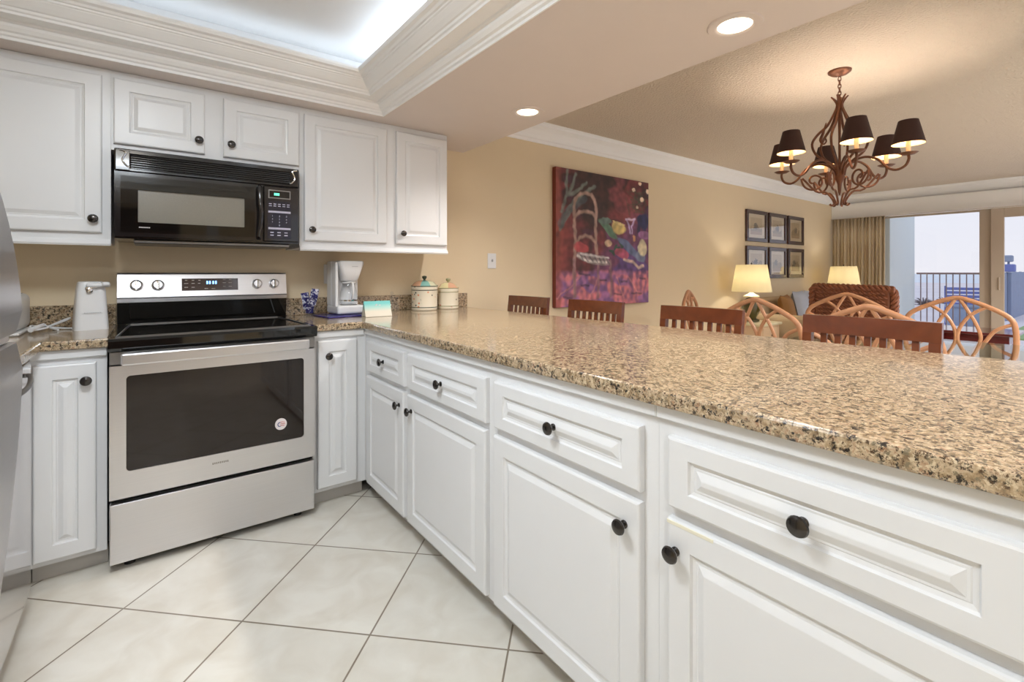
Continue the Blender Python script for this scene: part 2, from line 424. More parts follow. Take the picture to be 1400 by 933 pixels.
# soffit ring around the tray
TX0, TX1, TY0, TY1 = -.75, 1.08, -1.2, 2.64
mb = MB()
mb.box(TX1, 1.88, YR-.1, WY, ZS, 2.5)
mb.box(XL, TX0, YR-.1, WY, ZS, 2.5)
mb.box(TX0, TX1, TY1, WY, ZS, 2.5)
mb.box(TX0, TX1, YR-.1, TY0, ZS, 2.5)
struct('ceiling_soffit', mb, M['soffit'])
mb = MB().box(TX0+.001, TX1-.001, TY0+.001, TY1-.001, 2.335, 2.45)
mb.box(TX0+.001, TX0+.012, TY0+.001, TY1-.001, 2.15, 2.3345); mb.box(TX1-.012, TX1-.001, TY0+.001, TY1-.001, 2.15, 2.3345)
mb.box(TX0+.013, TX1-.013, TY0+.001, TY0+.012, 2.15, 2.3345); mb.box(TX0+.013, TX1-.013, TY1-.012, TY1-.001, 2.15, 2.3345)
struct('ceiling_tray', mb, M['trayc'])
struct('ceiling_living', MB().box(1.88, XW+.1, YE, WY, ZC, 2.5), M['ceil'])
prof = [(0, 0), (.006, 0), (.008, .010), (.018, .014), (.022, .022), (.034, .026), (.046, .038), (.050, .048), (.060, .050), (.066, .056),
        (.127, .056), (.130, .064), (.138, .068), (.142, .076), (.150, .078), (.166, .090), (.182, .104), (.190, .116), (.200, .118), (.206, .126), (.222, .130), (.226, .140), (.226, .150), (.20, .150), (.19, .11), (.12, .075), (0, .075)]
prof = [(d, ZS+h) for d, h in prof]
tp = [(TX0, TY0), (TX1, TY0), (TX1, TY1), (TX0, TY1)]
struct('trim_1', MB().sweep(prof, tp), M['trimw'])
# living room crown
cp = [(0, 2.255), (.012, 2.255), (.016, 2.275), (.028, 2.285), (.034, 2.305), (.060, 2.345), (.085, 2.365), (.095, 2.372), (.10, 2.388), (.115, 2.40), (0, 2.40)]
struct('trim_2', MB().sweep([(d, z) for d, z in cp], [(XW, WY), (1.88, WY)], False), M['trimw'])
struct('trim_3', MB().sweep([(d, z) for d, z in cp], [(XW, YE), (XW, WY)], False), M['trimw'])
bp_ = [(0, 0), (.014, 0), (.014, .09), (.008, .11), (0, .115)]
struct('baseboard_back', MB().sweep(bp_, [(XW, WY), (1.9, WY)], False), M['trimw'])
# window wall: header + sliding doors
mb = MB(); mb.box(XW, XW+.14, YE, WY, 2.03, 2.5)
struct('wall_window', mb, M['wall'])
struct('trim_4', MB().box(XW-.10, XW-.001, YE, WY, 2.02, 2.255, .004), M['trimw'])
ys = [2.98, 1.36, 1.11, -.10, -.35, -1.6, YE]
def pane_panel(y0, y1, st, xo, nm, n):
    m_ = MB()
    a, b = min(y0, y1), max(y0, y1)
    x0, x1 = XW+.03+xo, XW+.075+xo
    m_.box(x0, x1, a, a+st, .02, 2.02, .003); m_.box(x0, x1, b-st, b, .02, 2.02, .003)
    m_.box(x0, x1, a+st, b-st, 2.02-st if n != 1 else 1.995, 2.02, .003); m_.box(x0, x1, a+st, b-st, .02, .02+st, .003)
    o = struct(nm, m_, M['frameal'])
    g = obj('glass_pane', MB().box(x0+.018, x0+.026, a+st, b-st, .02+st, 2.02-st if n != 1 else 1.995), M['glass'], o)
    return o
pane_panel(3.05, 1.22, .12, .0, 'door_1', 1)
d2 = pane_panel(1.22, -.62, .125, -.055, 'door_2', 2)
obj('handle', MB().box(XW-.045, XW-.026, 1.13, 1.15, .93, 1.10, .006), M['frameal'], d2)
pane_panel(-.62, -2.4, .12, .0, 'door_3', 3)
struct('trim_5', MB().box(XW-.03, XW+.14, YE, WY, 0, .02), M['frameal'])

# ------------------------------------------------------------------ cabinets
def door_rings(w, h, t, bx, by):
    return [(0, 0, 0), (0, 0, t-.006), (.002, .002, t-.002), (.006, .006, t), (bx, by, t), (bx+.003, by+.003, t-.006), (bx+.010, by+.010, t-.008),
            (bx+.012, by+.012, t-.0065), (bx+.016, by+.016, t-.0065), (bx+.030, by+.030, t+.000), (bx+.032, by+.032, t+.0005)]
def front(face, a0, a1, z0, z1, plane, t, bx, by):
    """face 'S': faces -Y, plane = y of the back; spans x a0..a1.  face 'W': faces -X, plane = x; spans y a0..a1. 'E': faces +X"""
    m_ = MB()
    if face == 'S': m_.M = Matrix.Translation((a0, plane, z0)) @ Matrix(((1, 0, 0, 0), (0, -1, 0, 0), (0, 0, 1, 0), (0, 0, 0, 1)))
    if face == 'W': m_.M = Matrix.Translation((plane, a0, z0)) @ Matrix(((0, -1, 0, 0), (1, 0, 0, 0), (0, 0, 1, 0), (0, 0, 0, 1)))
    m_.rings(a1-a0, z1-z0, door_rings(a1-a0, z1-z0, t, bx, by)); return m_
KP = [(.009, 0), (.009, .003), (.005, .006), (.0045, .014), (.007, .018), (.0155, .020), (.017, .023), (.0155, .027), (.010, .030), (.003, .0315)]
def knob(face, p, parent, plane):
    m_ = MB()
    if face == 'S': m_.M = Matrix.Translation((p[0], plane, p[1])) @ Matrix.Rotation(PI/2, 4, 'X')
    else: m_.M = Matrix.Translation((plane, p[0], p[1])) @ Matrix.Rotation(-PI/2, 4, 'Y')
    m_.lathe([(r*1.08, h) for r, h in KP], n=20)
    return obj('knob', m_, M['bronze'], parent)
# base cabinet left of the range
t = thing('base_cabinet', 'narrow white base cabinet with one raised panel door left of the steel range', 'cabinet', (-.23, 2.77, 0))
obj('body', MB().box(-.345, -.127, 2.475, WY-.001, .075, .876), M['cab'], t)
obj('toe_kick', MB().box(-.345, -.127, 2.53, 2.545, 0, .075), M['toe'], t)
obj('top_rail', MB().box(-.345, -.127, 2.462, 2.4749, .842, .876, .003), M['cab'], t)
d = obj('door', front('S', -.335, -.158, .095, .822, 2.4745, .02, .052, .055), M['cab'], t)
knob('S', (-.187, .755), d, 2.4545)
# corner cabinet under the left counter (beside the dishwasher)
t = thing('corner_cabinet', 'plain white corner base cabinet between the dishwasher and the narrow cabinet', 'cabinet', (-.64, 2.68, 0))
obj('body', MB().box(XL+.001, -.3455, 2.30, WY-.001, .075, .876), M['cab'], t)
obj('toe_kick', MB().box(XL+.001, -.40, 2.31, WY-.001, 0, .075), M['toe'], t)
# cabinet right of the range
t = thing('base_cabinet', 'narrow white base cabinet with one raised panel door right of the steel range', 'cabinet', (.78, 2.77, 0))
obj('body', MB().box(.648, .914, 2.475, WY-.001, .075, .876), M['cab'], t)
obj('toe_kick', MB().box(.648, .914, 2.53, 2.545, 0, .075), M['toe'], t)
obj('top_rail', MB().box(.648, .903, 2.462, 2.4749, .842, .876, .003), M['cab'], t)
d = obj('door', front('S', .668, .862, .095, .828, 2.4745, .02, .052, .055), M['cab'], t)
knob('S', (.716, .752), d, 2.4545)
# peninsula cabinets (face -X)
FX = .915; DT = .020; ZD0, ZD1, ZR0, ZR1 = .088, .640, .664, .816
def pen_unit(name, label, y0, y1, fronts):
    t = thing(name, label, 'cabinet', (1.2, (y0+y1)/2, 0))
    obj('body', MB().box(FX, 1.5, y0, y1, .075, .876), M['cab'], t)
    obj('toe_kick', MB().box(FX+.05, 1.49, y0, y1, 0, .075), M['toe'], t)
    obj('top_rail', MB().box(FX-.012, FX-.0002, y0, min(y1, 2.46), .846, .876, .003), M['cab'], t)
    for a, b, ky in fronts:
        dr = obj('drawer', front('W', a, b, ZR0, ZR1, FX-.0004, DT, .050, .040), M['cab'], t)
        knob('W', ((a+b)/2, .741), dr, FX-DT)
        dd = obj('door', front('W', a, b, ZD0, ZD1, FX-.0004, DT, .055, .055), M['cab'], t)
        knob('W', (ky, .576), dd, FX-DT)
        yield t, dr, dd
list(pen_unit('peninsula_cabinet', 'white peninsula cabinet nearest the range with two drawers over two doors', 1.2985, 2.475, [(1.325, 1.928, 1.885), (1.968, 2.412, 2.008)]))
list(pen_unit('peninsula_cabinet', 'white middle peninsula cabinet with one drawer over one wide door', .6565, 1.298, [(.695, 1.277, .738)]))
r = list(pen_unit('peninsula_cabinet', 'white peninsula cabinet in the right foreground with worn door edge', -.55, .656, [(.080, .622, .600), (-.51, .045, -.46)]))
obj('worn_edge', MB().box(FX-DT-.0012, FX-DT+.001, .515, .622, ZD1-.010, ZD1-.002, .0008), M['stainw'], r[0][2], label='chipped cream coloured edge')
struct('trim_6', MB().box(1.501, 1.52, -.55, WY-.001, 0, .876), M['trimw'])

# countertops
def slab(poly, z0, z1, bev=.006):
    bm = bmesh.new(); vs = [bm.verts.new((x, y, z0)) for x, y in poly]; f = bm.faces.new(vs)
    r = bmesh.ops.extrude_face_region(bm, geom=[f]); 
    for g in r['geom']:
        if isinstance(g, bmesh.types.BMVert): g.co.z = z1
    bmesh.ops.recalc_face_normals(bm, faces=bm.faces)
    ed = [e for e in bm.edges if abs(e.verts[0].co.z-e.verts[1].co.z) < 1e-6]
    bmesh.ops.bevel(bm, geom=ed, offset=bev, segments=2, profile=.5, affect='EDGES')
    bm.verts.index_update(); m_ = MB(); m_.add([v.co.copy() for v in bm.verts], [[v.index for v in f.verts] for f in bm.faces]); bm.free(); return m_
ZT = .912
ct = thing('granite_countertop', 'long gold speckled granite countertop over the peninsula cabinets', 'countertop', (1.4, 1.2, .876))
obj('slab', slab([(.645, WY-.001), (.645, 2.447), (.886, 2.447), (.886, -.6), (2.05, -.6), (2.02, .2), (1.955, 1.2), (1.90, 2.4), (1.88, WY-.001)], .8765, ZT), M['granite'], ct)
obj('backsplash', MB().box(.645, 1.905, WY-.022, WY-.001, ZT, 1.014, .003), M['granite'], ct)
ct = thing('granite_countertop', 'short granite countertop in the left corner under the can opener', 'countertop', (-.4, 2.6, .876))
obj('slab', slab([(XL+.001, WY-.001), (XL+.001, 1.69), (-.312, 1.69), (-.312, 2.447), (-.121, 2.447), (-.121, WY-.001)], .8765, ZT), M['granite'], ct)
obj('backsplash', MB().box(XL+.02, -.121, WY-.022, WY-.001, ZT, 1.014, .003), M['granite'], ct)

# upper cabinets
UF = 2.755
def upper(label, x0, x1, z0, doors, rail=True):
    t = thing('wall_cabinet', label, 'cabinet', ((x0+x1)/2, WY, z0))
    obj('body', MB().box(x0, x1, UF, WY-.001, z0, 2.062), M['cab'], t)
    if rail: obj('light_rail', MB().sweep([(0, z0-.014), (.014, z0-.014), (.018, z0-.006), (.010, z0+.006), (.006, z0+.014), (0, z0+.014)], [(x1, UF), (x0, UF)], False) , M['cab'], t)
    for a, b, kx, kz in doors:
        d = obj('door', front('S', a, b, z0+.042 if rail else z0+.028, 2.028, UF-.0004, .02, .055, .052), M['cab'], t)
        knob('S', (kx, kz), d, UF-.02)
    return t
upper('white wall cabinet with one large door at the left above the can opener', -.66, -.1285, 1.30, [(-.62, -.158, -.186, 1.400)])
upper('short white wall cabinet with two small doors directly above the microwave', -.128, .652, 1.712, [(-.120, .220, .196, 1.800), (.298, .648, .330, 1.800)], False)
upper('white wall cabinet with two doors right of the microwave above the coffee maker', .6525, 1.56, 1.30, [(.674, 1.141, .711, 1.400), (1.204, 1.553, 1.240, 1.405)])

# ------------------------------------------------------------------ range
t = thing('kitchen_range', 'stainless steel electric range with black glass cooktop and oven window', 'stove', (.262, 2.72, 0))
SX0, SX1 = -.117, .638
obj('body', MB().box(SX0+.004, SX1-.004, 2.44, WY-.025, .03, .875), M['black_matte'], t)
for x in (SX0+.06, SX1-.06):
    obj('foot', MB().lathe([(.018, 0), (.018, .012), (.010, .014), (.010, .031)], (x, 2.47, 0), 12), M['black_matte'], t)
    obj('foot', MB().lathe([(.018, 0), (.018, .012), (.010, .014), (.010, .031)], (x, 2.98, 0), 12), M['black_matte'], t)
obj('storage_drawer', MB().box(SX0, SX1, 2.405, 2.44, .035, .268, .004, 2), M['steel'], t)
# oven door with window hole (frame of four bars) and glass
wx0, wx1, wz0, wz1 = -.066, .588, .392, .765
def roundrect(x0, x1, z0, z1, r, n=5):
    P = []
    for cx, cz, a in ((x1-r, z0+r, -90), (x1-r, z1-r, 0), (x0+r, z1-r, 90), (x0+r, z0+r, 180)):
        for k in range(n+1):
            an = math.radians(a+90*k/n); P.append((cx+r*math.cos(an), cz+r*math.sin(an)))
    return P
def holed(x0, x1, z0, z1, inner, yf, yb):
    # ring plate: outer rect vs rounded rect hole, at y front yf, back yb
    outer = []
    n = len(inner)
    cx, cz = (x0+x1)/2, (z0+z1)/2
    q = n//4
    cor = [(x1, z0), (x1, z1), (x0, z1), (x0, z0)]
    outer = []
    for i, p in enumerate(inner): outer.append(cor[i//q])
    vs = []; fs = []
    for y, L_ in ((yf, outer), (yf, inner), (yb, inner), (yb, outer)):
        vs += [(p[0], y, p[1]) for p in L_]
    for s_ in range(4):
        for k in range(n):
            a, b = s_*n+k, s_*n+(k+1) % n; c, e = ((s_+1) % 4)*n+(k+1) % n, ((s_+1) % 4)*n+k
            fs.append([a, b, c, e])
    m_ = MB(); m_.add(vs, fs)
    # drop degenerate
    ff = []
    for f in m_.f:
        u = []
        for i in f:
            if not any((Vector(m_.v[i])-Vector(m_.v[j])).length < 1e-7 for j in u): u.append(i)
        if len(u) >= 3: ff.append(u)
    m_.f = ff; m_.m = [0]*len(ff); m_.sm = [False]*len(ff)
    return m_
od = obj('oven_door', holed(SX0, SX1, .290, .806, roundrect(wx0, wx1, wz0, wz1, .014), 2.395, 2.438), M['steel'], t)
obj('window', MB().box(wx0-.01, wx1+.01, 2.400, 2.410, wz0-.01, wz1+.01), M['ovenglass'], od)
hd = MB().box(SX0+.036, SX1-.036, 2.345, 2.362, .812, .858, .006, 2)
hd.box(SX0+.05, SX0+.08, 2.360, 2.40, .822, .850); hd.box(SX1-.08, SX1-.05, 2.360, 2.40, .822, .850)
obj('handle', hd, M['steel'], od)
obj('front_rail', MB().box(SX0, SX1, 2.398, 2.44, .810, .862, .003), M['steel_dark'], t)
m_ = MB()
for k in range(9):
    m_.box(.220+k*.0068, .2245+k*.0068, 2.3938, 2.3952, .349+(k % 2)*.001, .357)
obj('badge', m_, M['badge'], od)
sk = MB().lathe([(.0265, 0), (.0265, .0008)], (.489, 2.3998, .470), 28, 'Y', sy=.95)
sk.v = [(v[0], 2.3998-(v[1]-2.3998), v[2]) for v in sk.v]
sk = obj('sticker', sk, M['stickw'], od)
obj('flag_field', MB().box(.476, .486, 2.3984, 2.3989, .462, .480), M['stickb'], sk) if False else None
m_ = MB(); m_.tube([(.486, 2.3988, .478), (.478, 2.3988, .476), (.476, 2.3988, .468), (.480, 2.3988, .461), (.487, 2.3988, .460)], .0018, 6, smooth=3); m_.cur = 1
m_.tube([(.486, 2.3988, .478), (.495, 2.3988, .480), (.505, 2.3988, .476)], .0012, 6); m_.tube([(.487, 2.3988, .470), (.495, 2.3988, .472), (.506, 2.3988, .468)], .0012, 6); m_.tube([(.487, 2.3988, .462), (.495, 2.3988, .464), (.503, 2.3988, .460)], .0012, 6)
ob = obj('sticker_print', m_, [M['stickb'], M['stickr']], t)
# cooktop
m_ = MB(); m_.prism([(2.372, .866), (2.366, .878), (2.366, .905), (2.374, .915), (3.0, .915), (3.0, .866)], SX0-.003, SX1+.003, 'X')
ck = obj('cooktop', m_, M['blackglass'], t)
m_ = MB()
for y, x0, x1 in ((2.405, SX0+.02, SX1-.02), (2.96, SX0+.05, SX1-.05)):
    m_.tube([(x0, y, .917), (x1, y, .917)], .0035, 6)
m_.tube([(SX0+.02, 2.405, .917), (SX0+.05, 2.96, .917)], .003, 6); m_.tube([(SX1-.02, 2.405, .917), (SX1-.05, 2.96, .917)], .003, 6)
obj('cooktop_rim', m_, M['steel_dark'], ck)
for cx, cy, r in ((.08, 2.55, .11), (.45, 2.55, .085), (.08, 2.80, .075), (.45, 2.80, .10)):
    m_ = MB()
    n = 48
    for rr in (r, r*.6):
        vs = []; fs = []
        for k in range(n):
            a = 2*PI*k/n
            vs += [(cx+rr*math.cos(a), cy+rr*math.sin(a), .9153), (cx+(rr-.002)*math.cos(a), cy+(rr-.002)*math.sin(a), .9153)]
        for k in range(n): j = (k+1) % n; fs.append([2*k, 2*j, 2*j+1, 2*k+1])
        m_.add(vs, fs)
    obj('burner_ring', m_, M['burner'], ck)
# backguard
obj('backguard_glass', MB().prism([(3.005, .915), (2.985, 1.02), (3.045, 1.02), (3.045, .915)], SX0, SX1, 'X'), M['blackglass'], t)
m_ = MB().prism([(2.975, 1.022), (2.972, 1.040), (2.982, 1.046), (3.002, 1.158), (3.010, 1.166), (3.050, 1.166), (3.050, 1.022)], SX0, SX1, 'X')
bgd = obj('control_panel', m_, M['steel'], t)
def bgy(z): return 2.982+(z-1.046)/(1.158-1.046)*.020
tilt = math.atan2(.020, .112)
def onbg(x, z): return Matrix.Translation((x, bgy(z)-.0006, z)) @ Matrix.Rotation(PI/2-tilt, 4, 'X')
m_ = MB(); m_.M = onbg(.267, 1.105); m_.box(-.127, .127, -.032, .032, -.001, .001, .0006)
ds = obj('display', m_, M['dispb'], bgd)
text_mb('12:00', .026, onbg(.272, 1.115) @ Matrix.Translation((0, 0, .0012)), mb=(mm := MB()))
m2 = MB(); m2.M = onbg(.272, 1.115)
for k, dx in enumerate((-.024, -.012, .003, .015)):
    m2.box(dx, dx+.007, -.008, .008, .001, .0016)
obj('clock_digits', m2, M['ledblue'], bgd)
m2 = MB()
for dx, dz, w in [(-.108, .006, .018), (-.078, .006, .014), (-.052, .006, .010), (-.108, -.014, .016), (-.078, -.014, .014), (.062, .008, .016), (.09, .008, .016), (.062, -.012, .012), (.09, -.012, .016), (-.02, -.022, .016), (.012, -.022, .016), (-.108, .022, .01), (-.078, .022, .01), (-.05, .022, .01), (.062, .024, .012), (.09, .024, .012)]:
    m2.M = onbg(.267+dx, 1.105+dz); m2.box(-w/2, w/2, -.0016, .0016, .001, .0014)
obj('key_marks', m2, M['badge'], bgd)
for x in (-.043, .042, .487, .573):
    m_ = MB(); m_.M = onbg(x, 1.104); m_.lathe([(.027, 0), (.027, .006), (.022, .008), (.0205, .020), (.018, .0225), (.004, .023)], n=28)
    kb = obj('control_knob', m_, M['steel'], bgd)
    m_ = MB(); m_.M = onbg(x, 1.104); m_.box(-.0045, .0045, -.026, .020, .018, .034, .003)
    obj('knob_grip', m_, M['chrome'], kb)

# ------------------------------------------------------------------ microwave
t = thing('microwave', 'black over-the-range microwave with vent grille hanging under the short cabinet', 'microwave', (.26, 2.88, 1.32))
MX0, MX1, MF = -.115, .635, 2.700
obj('body', MB().box(MX0, MX1, MF, WY-.001, 1.318, 1.7105), M['blackpl'], t)
gv = MB(); gv.box(MX0, MX1, MF-.012, MF-.0002, 1.612, 1.628, .004); gv.box(MX0, MX1, MF-.012, MF-.0002, 1.688, 1.7105, .004)
gv.box(MX0, -.058, MF-.014, MF-.0002, 1.612, 1.7105, .006); gv.box(.592, MX1, MF-.014, MF-.0002, 1.612, 1.7105, .006)
g = obj('vent_grille', gv, M['blackpl'], t)
for k in range(6):
    z = 1.633+k*.0098
    m_ = MB(); m_.prism([(MF-.012, z), (MF-.010, z+.0045), (MF-.001, z+.0025), (MF-.003, z-.001)], -.058, .592, 'X'); obj('louvre', m_, M['steel_dark'] if k < 0 else M['blackpl'], g)
for s_, x in ((1, -.085), (-1, .612)):
    m_ = MB(); m_.tube([(x-.012*s_, MF-.014, 1.702), (x+.010*s_, MF-.015, 1.694), (x-.002*s_, MF-.015, 1.66), (x+.012*s_, MF-.015, 1.636), (x+.022*s_, MF-.014, 1.632)], .004, 8, smooth=4); obj('chrome_scroll', m_, M['chrome'], g)
dr = obj('door', holed(MX0+.002, .462, 1.326, 1.608, roundrect(-.034, .381, 1.390, 1.534, .003), MF-.022, MF-.0003), M['blackpl'], t)
obj('door_bezel', holed(MX0+.022, .425, 1.345, 1.592, roundrect(-.0335, .3805, 1.3905, 1.5335, .003), MF-.0245, MF-.0222), M['blackglass'], dr)
obj('window', MB().box(-.036, .383, MF-.016, MF-.010, 1.388, 1.536), M['mwscreen'], dr)
m_ = MB()
for k in range(9): m_.box(-.030+k*.0045, -.0272+k*.0045, MF-.0250, MF-.0244, 1.3655, 1.3705)
obj('badge', m_, M['stickw'], dr)
m_ = MB(); m_.tube([(.447, MF-.022, 1.600), (.444, MF-.040, 1.585), (.446, MF-.052, 1.52), (.450, MF-.054, 1.46), (.446, MF-.050, 1.40), (.442, MF-.038, 1.352), (.444, MF-.022, 1.340)], [.010, .011, .011, .010, .010, .011, .010], 12, smooth=5)
obj('handle', m_, M['blackpl'], dr)
cp_ = obj('control_panel', MB().box(.466, MX1-.002, MF-.020, MF-.0003, 1.326, 1.608, .004), M['blackpl'], t)
kp = obj('keypad', MB().box(.484, .595, MF-.0212, MF-.0198, 1.342, 1.532, .0005), M['keypad'], cp_)
m_ = MB(); m_.box(.487, .592, MF-.0215, MF-.0198, 1.546, 1.590, .001); m_.cur = 1; m_.box(.492, .587, MF-.0222, MF-.0214, 1.551, 1.585)
obj('display', m_, [M['steel_dark'], M['blackglass']], cp_)
m_ = MB(); [m_.box(.514+k*.0065, .5185+k*.0065, MF-.0226, MF-.0221, 1.562, 1.574) for k in range(4)]
obj('clock_digits', m_, M['ledgreen'], cp_)
def mw(x, z): return Matrix.Translation((x, MF-.0213, z)) @ Matrix.Rotation(PI/2, 4, 'X')
m_ = MB()
for i, row in enumerate(('1 2 3', '4 5 6', '7 8 9', ' 0 ')):
    for j, c in enumerate([row[0], row[2], row[4]] if len(row) == 5 else [' ', '0', ' ']):
        if c.strip(): text_mb(c, .012, mw(.506+j*.033, 1.456-i*.0155), mb=m_)
m_.M = None
for z in (1.478, 1.393): m_.box(.487, .592, MF-.0218, MF-.0212, z-.005, z+.005)
for i in range(2):
    for j in range(5): m_.box(.490+j*.021, .503+j*.021, MF-.0218, MF-.0212, 1.506+i*.010, 1.5095+i*.010)
for i in range(2):
    for j in range(3): m_.box(.496+j*.033, .512+j*.033, MF-.0218, MF-.0212, 1.356+i*.014, 1.361+i*.014)
obj('key_lettering', m_, M['keytext'], kp)
obj('underside_filter', MB().box(-.05, .60, 2.74, 3.03, 1.300, 1.3178, .004), M['steel_dark'], t)

# ------------------------------------------------------------------ fridge, dishwasher
t = thing('refrigerator', 'stainless steel bottom-freezer refrigerator cut off by the left edge', 'refrigerator', (-.6, 1.2, 0))
obj('cabinet', MB().box(XL+.002, -.345, .74, 1.64, .03, 1.76, .004), M['steel_dark'], t)
def fx(z): return -.238-.115*((z-1.0)/.62)**2 if z > 1 else -.238-.050*((1.0-z)/.7)**1.6
def fdoor(z0, z1, nm, gl=None):
    P = [(-.3445, z0)]; n = 14
    P += [(max(fx(z0+(z1-z0)*k/n), -.34)-(.012 if k in (0, n) else 0), z0+(z1-z0)*k/n) for k in range(n+1)]
    P += [(-.3445, z1)]
    # rounded far edge: several slices
    m_ = MB(); N_ = len(P); ysl = [(.742, .02), (.750, 0), (1.632, 0), (1.644, .004), (1.650, .012), (1.652, .03)]
    vs = []; fs = []
    for y, back in ysl: vs += [(max(x-back, -.3445), y, z) for x, z in P]
    for i in range(len(ysl)-1):
        for k in range(N_): fs.append([i*N_+k, i*N_+(k+1) % N_, (i+1)*N_+(k+1) % N_, (i+1)*N_+k])
    fs.append(list(range(N_))); fs.append([(len(ysl)-1)*N_+k for k in range(N_)][::-1])
    m_.add(vs, fs, True)
    return obj(nm, m_, M['steel'], t)
fdoor(1.026, 1.76, 'refrigerator_door'); fz = fdoor(.10, 1.002, 'freezer_drawer')
obj('gasket', MB().box(-.3445, -.262, .76, 1.63, 1.004, 1.024, .003), M['gasket'], t)
obj('base_grille', MB().box(-.42, -.346, .76, 1.62, 0, .029), M['black_matte'], t)
t = thing('dishwasher', 'polished dishwasher seen edge-on beside the refrigerator, below the left countertop', 'dishwasher', (-.6, 1.99, 0))
obj('tub', MB().box(XL+.002, -.372, 1.70, 2.292, .08, .874), M['greypl'], t)
dd = obj('door', MB().box(-.3718, -.316, 1.700, 2.296, .085, .870, .006, 2), M['steel_gloss'], t)
m_ = MB(); m_.tube([(-.318, 2.20, .832), (-.304, 2.185, .834), (-.288, 2.08, .832), (-.282, 1.98, .828), (-.288, 1.86, .828), (-.300, 1.79, .828), (-.318, 1.775, .828)], .007, 10, smooth=4)
obj('handle', m_, M['steel_dark'], dd, label='curved grey handle bar')
obj('toe_kick', MB().box(-.43, -.40, 1.70, 2.292, 0, .08), M['black_matte'], t)

# ------------------------------------------------------------------ counter items
t = thing('can_opener', 'white electric can opener standing left of the range', 'can opener', (-.205, 2.88, ZT), .18)
m_ = MB()
def body(w0, w1, d0, d1, h, r, n=7):
    vs = []; fs = []; N_ = 0
    for k in range(n+1):
        f = k/n; w = w0+(w1-w0)*f**1.3; d_ = d0+(d1-d0)*f; z = h*f
        if k == n: w -= .006; d_ -= .006
        P = roundrect(-w/2, w/2, -d_/2, d_/2, min(r, w/2.1, d_/2.1), 4); N_ = len(P)
        vs += [(p[0], p[1], z) for p in P]
    P = roundrect(-w/2+.006, w/2-.006, -d_/2+.006, d_/2-.006, min(r, w/2.5, d_/2.5), 4); vs += [(p[0], p[1], h+.004) for p in P]
    for i in range(n+1):
        for k in range(N_): fs.append([i*N_+k, i*N_+(k+1) % N_, (i+1)*N_+(k+1) % N_, (i+1)*N_+k])
    fs.append(list(range(N_))[::-1]); fs.append([(n+1)*N_+k for k in range(N_)])
    return vs, fs
m_.add(*body(.118, .094, .115, .085, .212, .022), True)
bd = obj('body', m_, M['whitepl'], t, world=False)
m_ = MB(); m_.box(-.020, .062, -.066, -.030, .190, .210, .008, 3); m_.box(.030, .058, -.080, -.02, .196, .214, .006, 2)
obj('lever', m_, M['whitepl'], t, world=False)
m_ = MB(); m_.M = Matrix.Translation((-.010, -.052, .178)) @ Matrix.Rotation(PI/2, 4, 'X'); m_.lathe([(.012, 0), (.012, .006), (.009, .008), (.003, .008)], n=18)
m_.M = None; m_.box(-.025, .018, -.060, -.048, .186, .192, .002)
obj('cutting_wheel', m_, M['chrome'], t, world=False)
m_ = MB(); [m_.box(-.028+k*.0075, -.023+k*.0075, -.0595, -.058, .076, .079) for k in range(8)]
obj('lettering', m_, M['greypl'], t, world=False)
# cord of the can opener
m_ = MB(); z = ZT+.006
m_.tube([(-.31, 2.86, z), (-.345, 2.93, z+.01), (-.31, 3.00, z+.03), (-.285, 3.0, z+.04), (-.30, 2.97, z+.03), (-.35, 2.93, z+.012), (-.385, 2.88, z+.012), (-.398, 2.84, z+.01), (-.37, 2.90, z+.02), (-.34, 2.84, z+.015), (-.38, 2.80, z+.01), (-.395, 2.86, z+.022), (-.37, 2.94, z+.01), (-.30, 2.93, z), (-.268, 2.90, z)], .0042, 8, smooth=6)
m_.tube([(-.385, 2.78, z+.012), (-.37, 2.83, z+.018), (-.36, 2.89, z+.02)], .010, 8, smooth=3)
tag(obj('power_cord', m_, M['whitepl']), 'bundled white power cord lying between toaster and can opener', 'cord')
# toaster
t = thing('toaster', 'white toaster half hidden behind the refrigerator edge on the left countertop', 'toaster', (-.475, 2.84, ZT))
m_ = MB(); m_.prism(roundrect(-.552, -.416, ZT+.012, 1.078, .028, 6), 2.72, 2.99, 'Y')
obj('body', m_, M['whitepl'], t); obj('base', MB().box(-.565, -.408, 2.71, 3.0, ZT+.001, ZT+.016, .005), M['whitepl'], t)
obj('bread_slot', MB().box(-.505, -.495, 2.75, 2.96, 1.0765, 1.0795), M['steel_dark'], t); obj('bread_slot', MB().box(-.445, -.435, 2.75, 2.96, 1.0765, 1.0795), M['steel_dark'], t)
obj('lever', MB().box(-.475, -.455, 2.700, 2.7195, 1.0, 1.012, .003), M['greypl'], t)
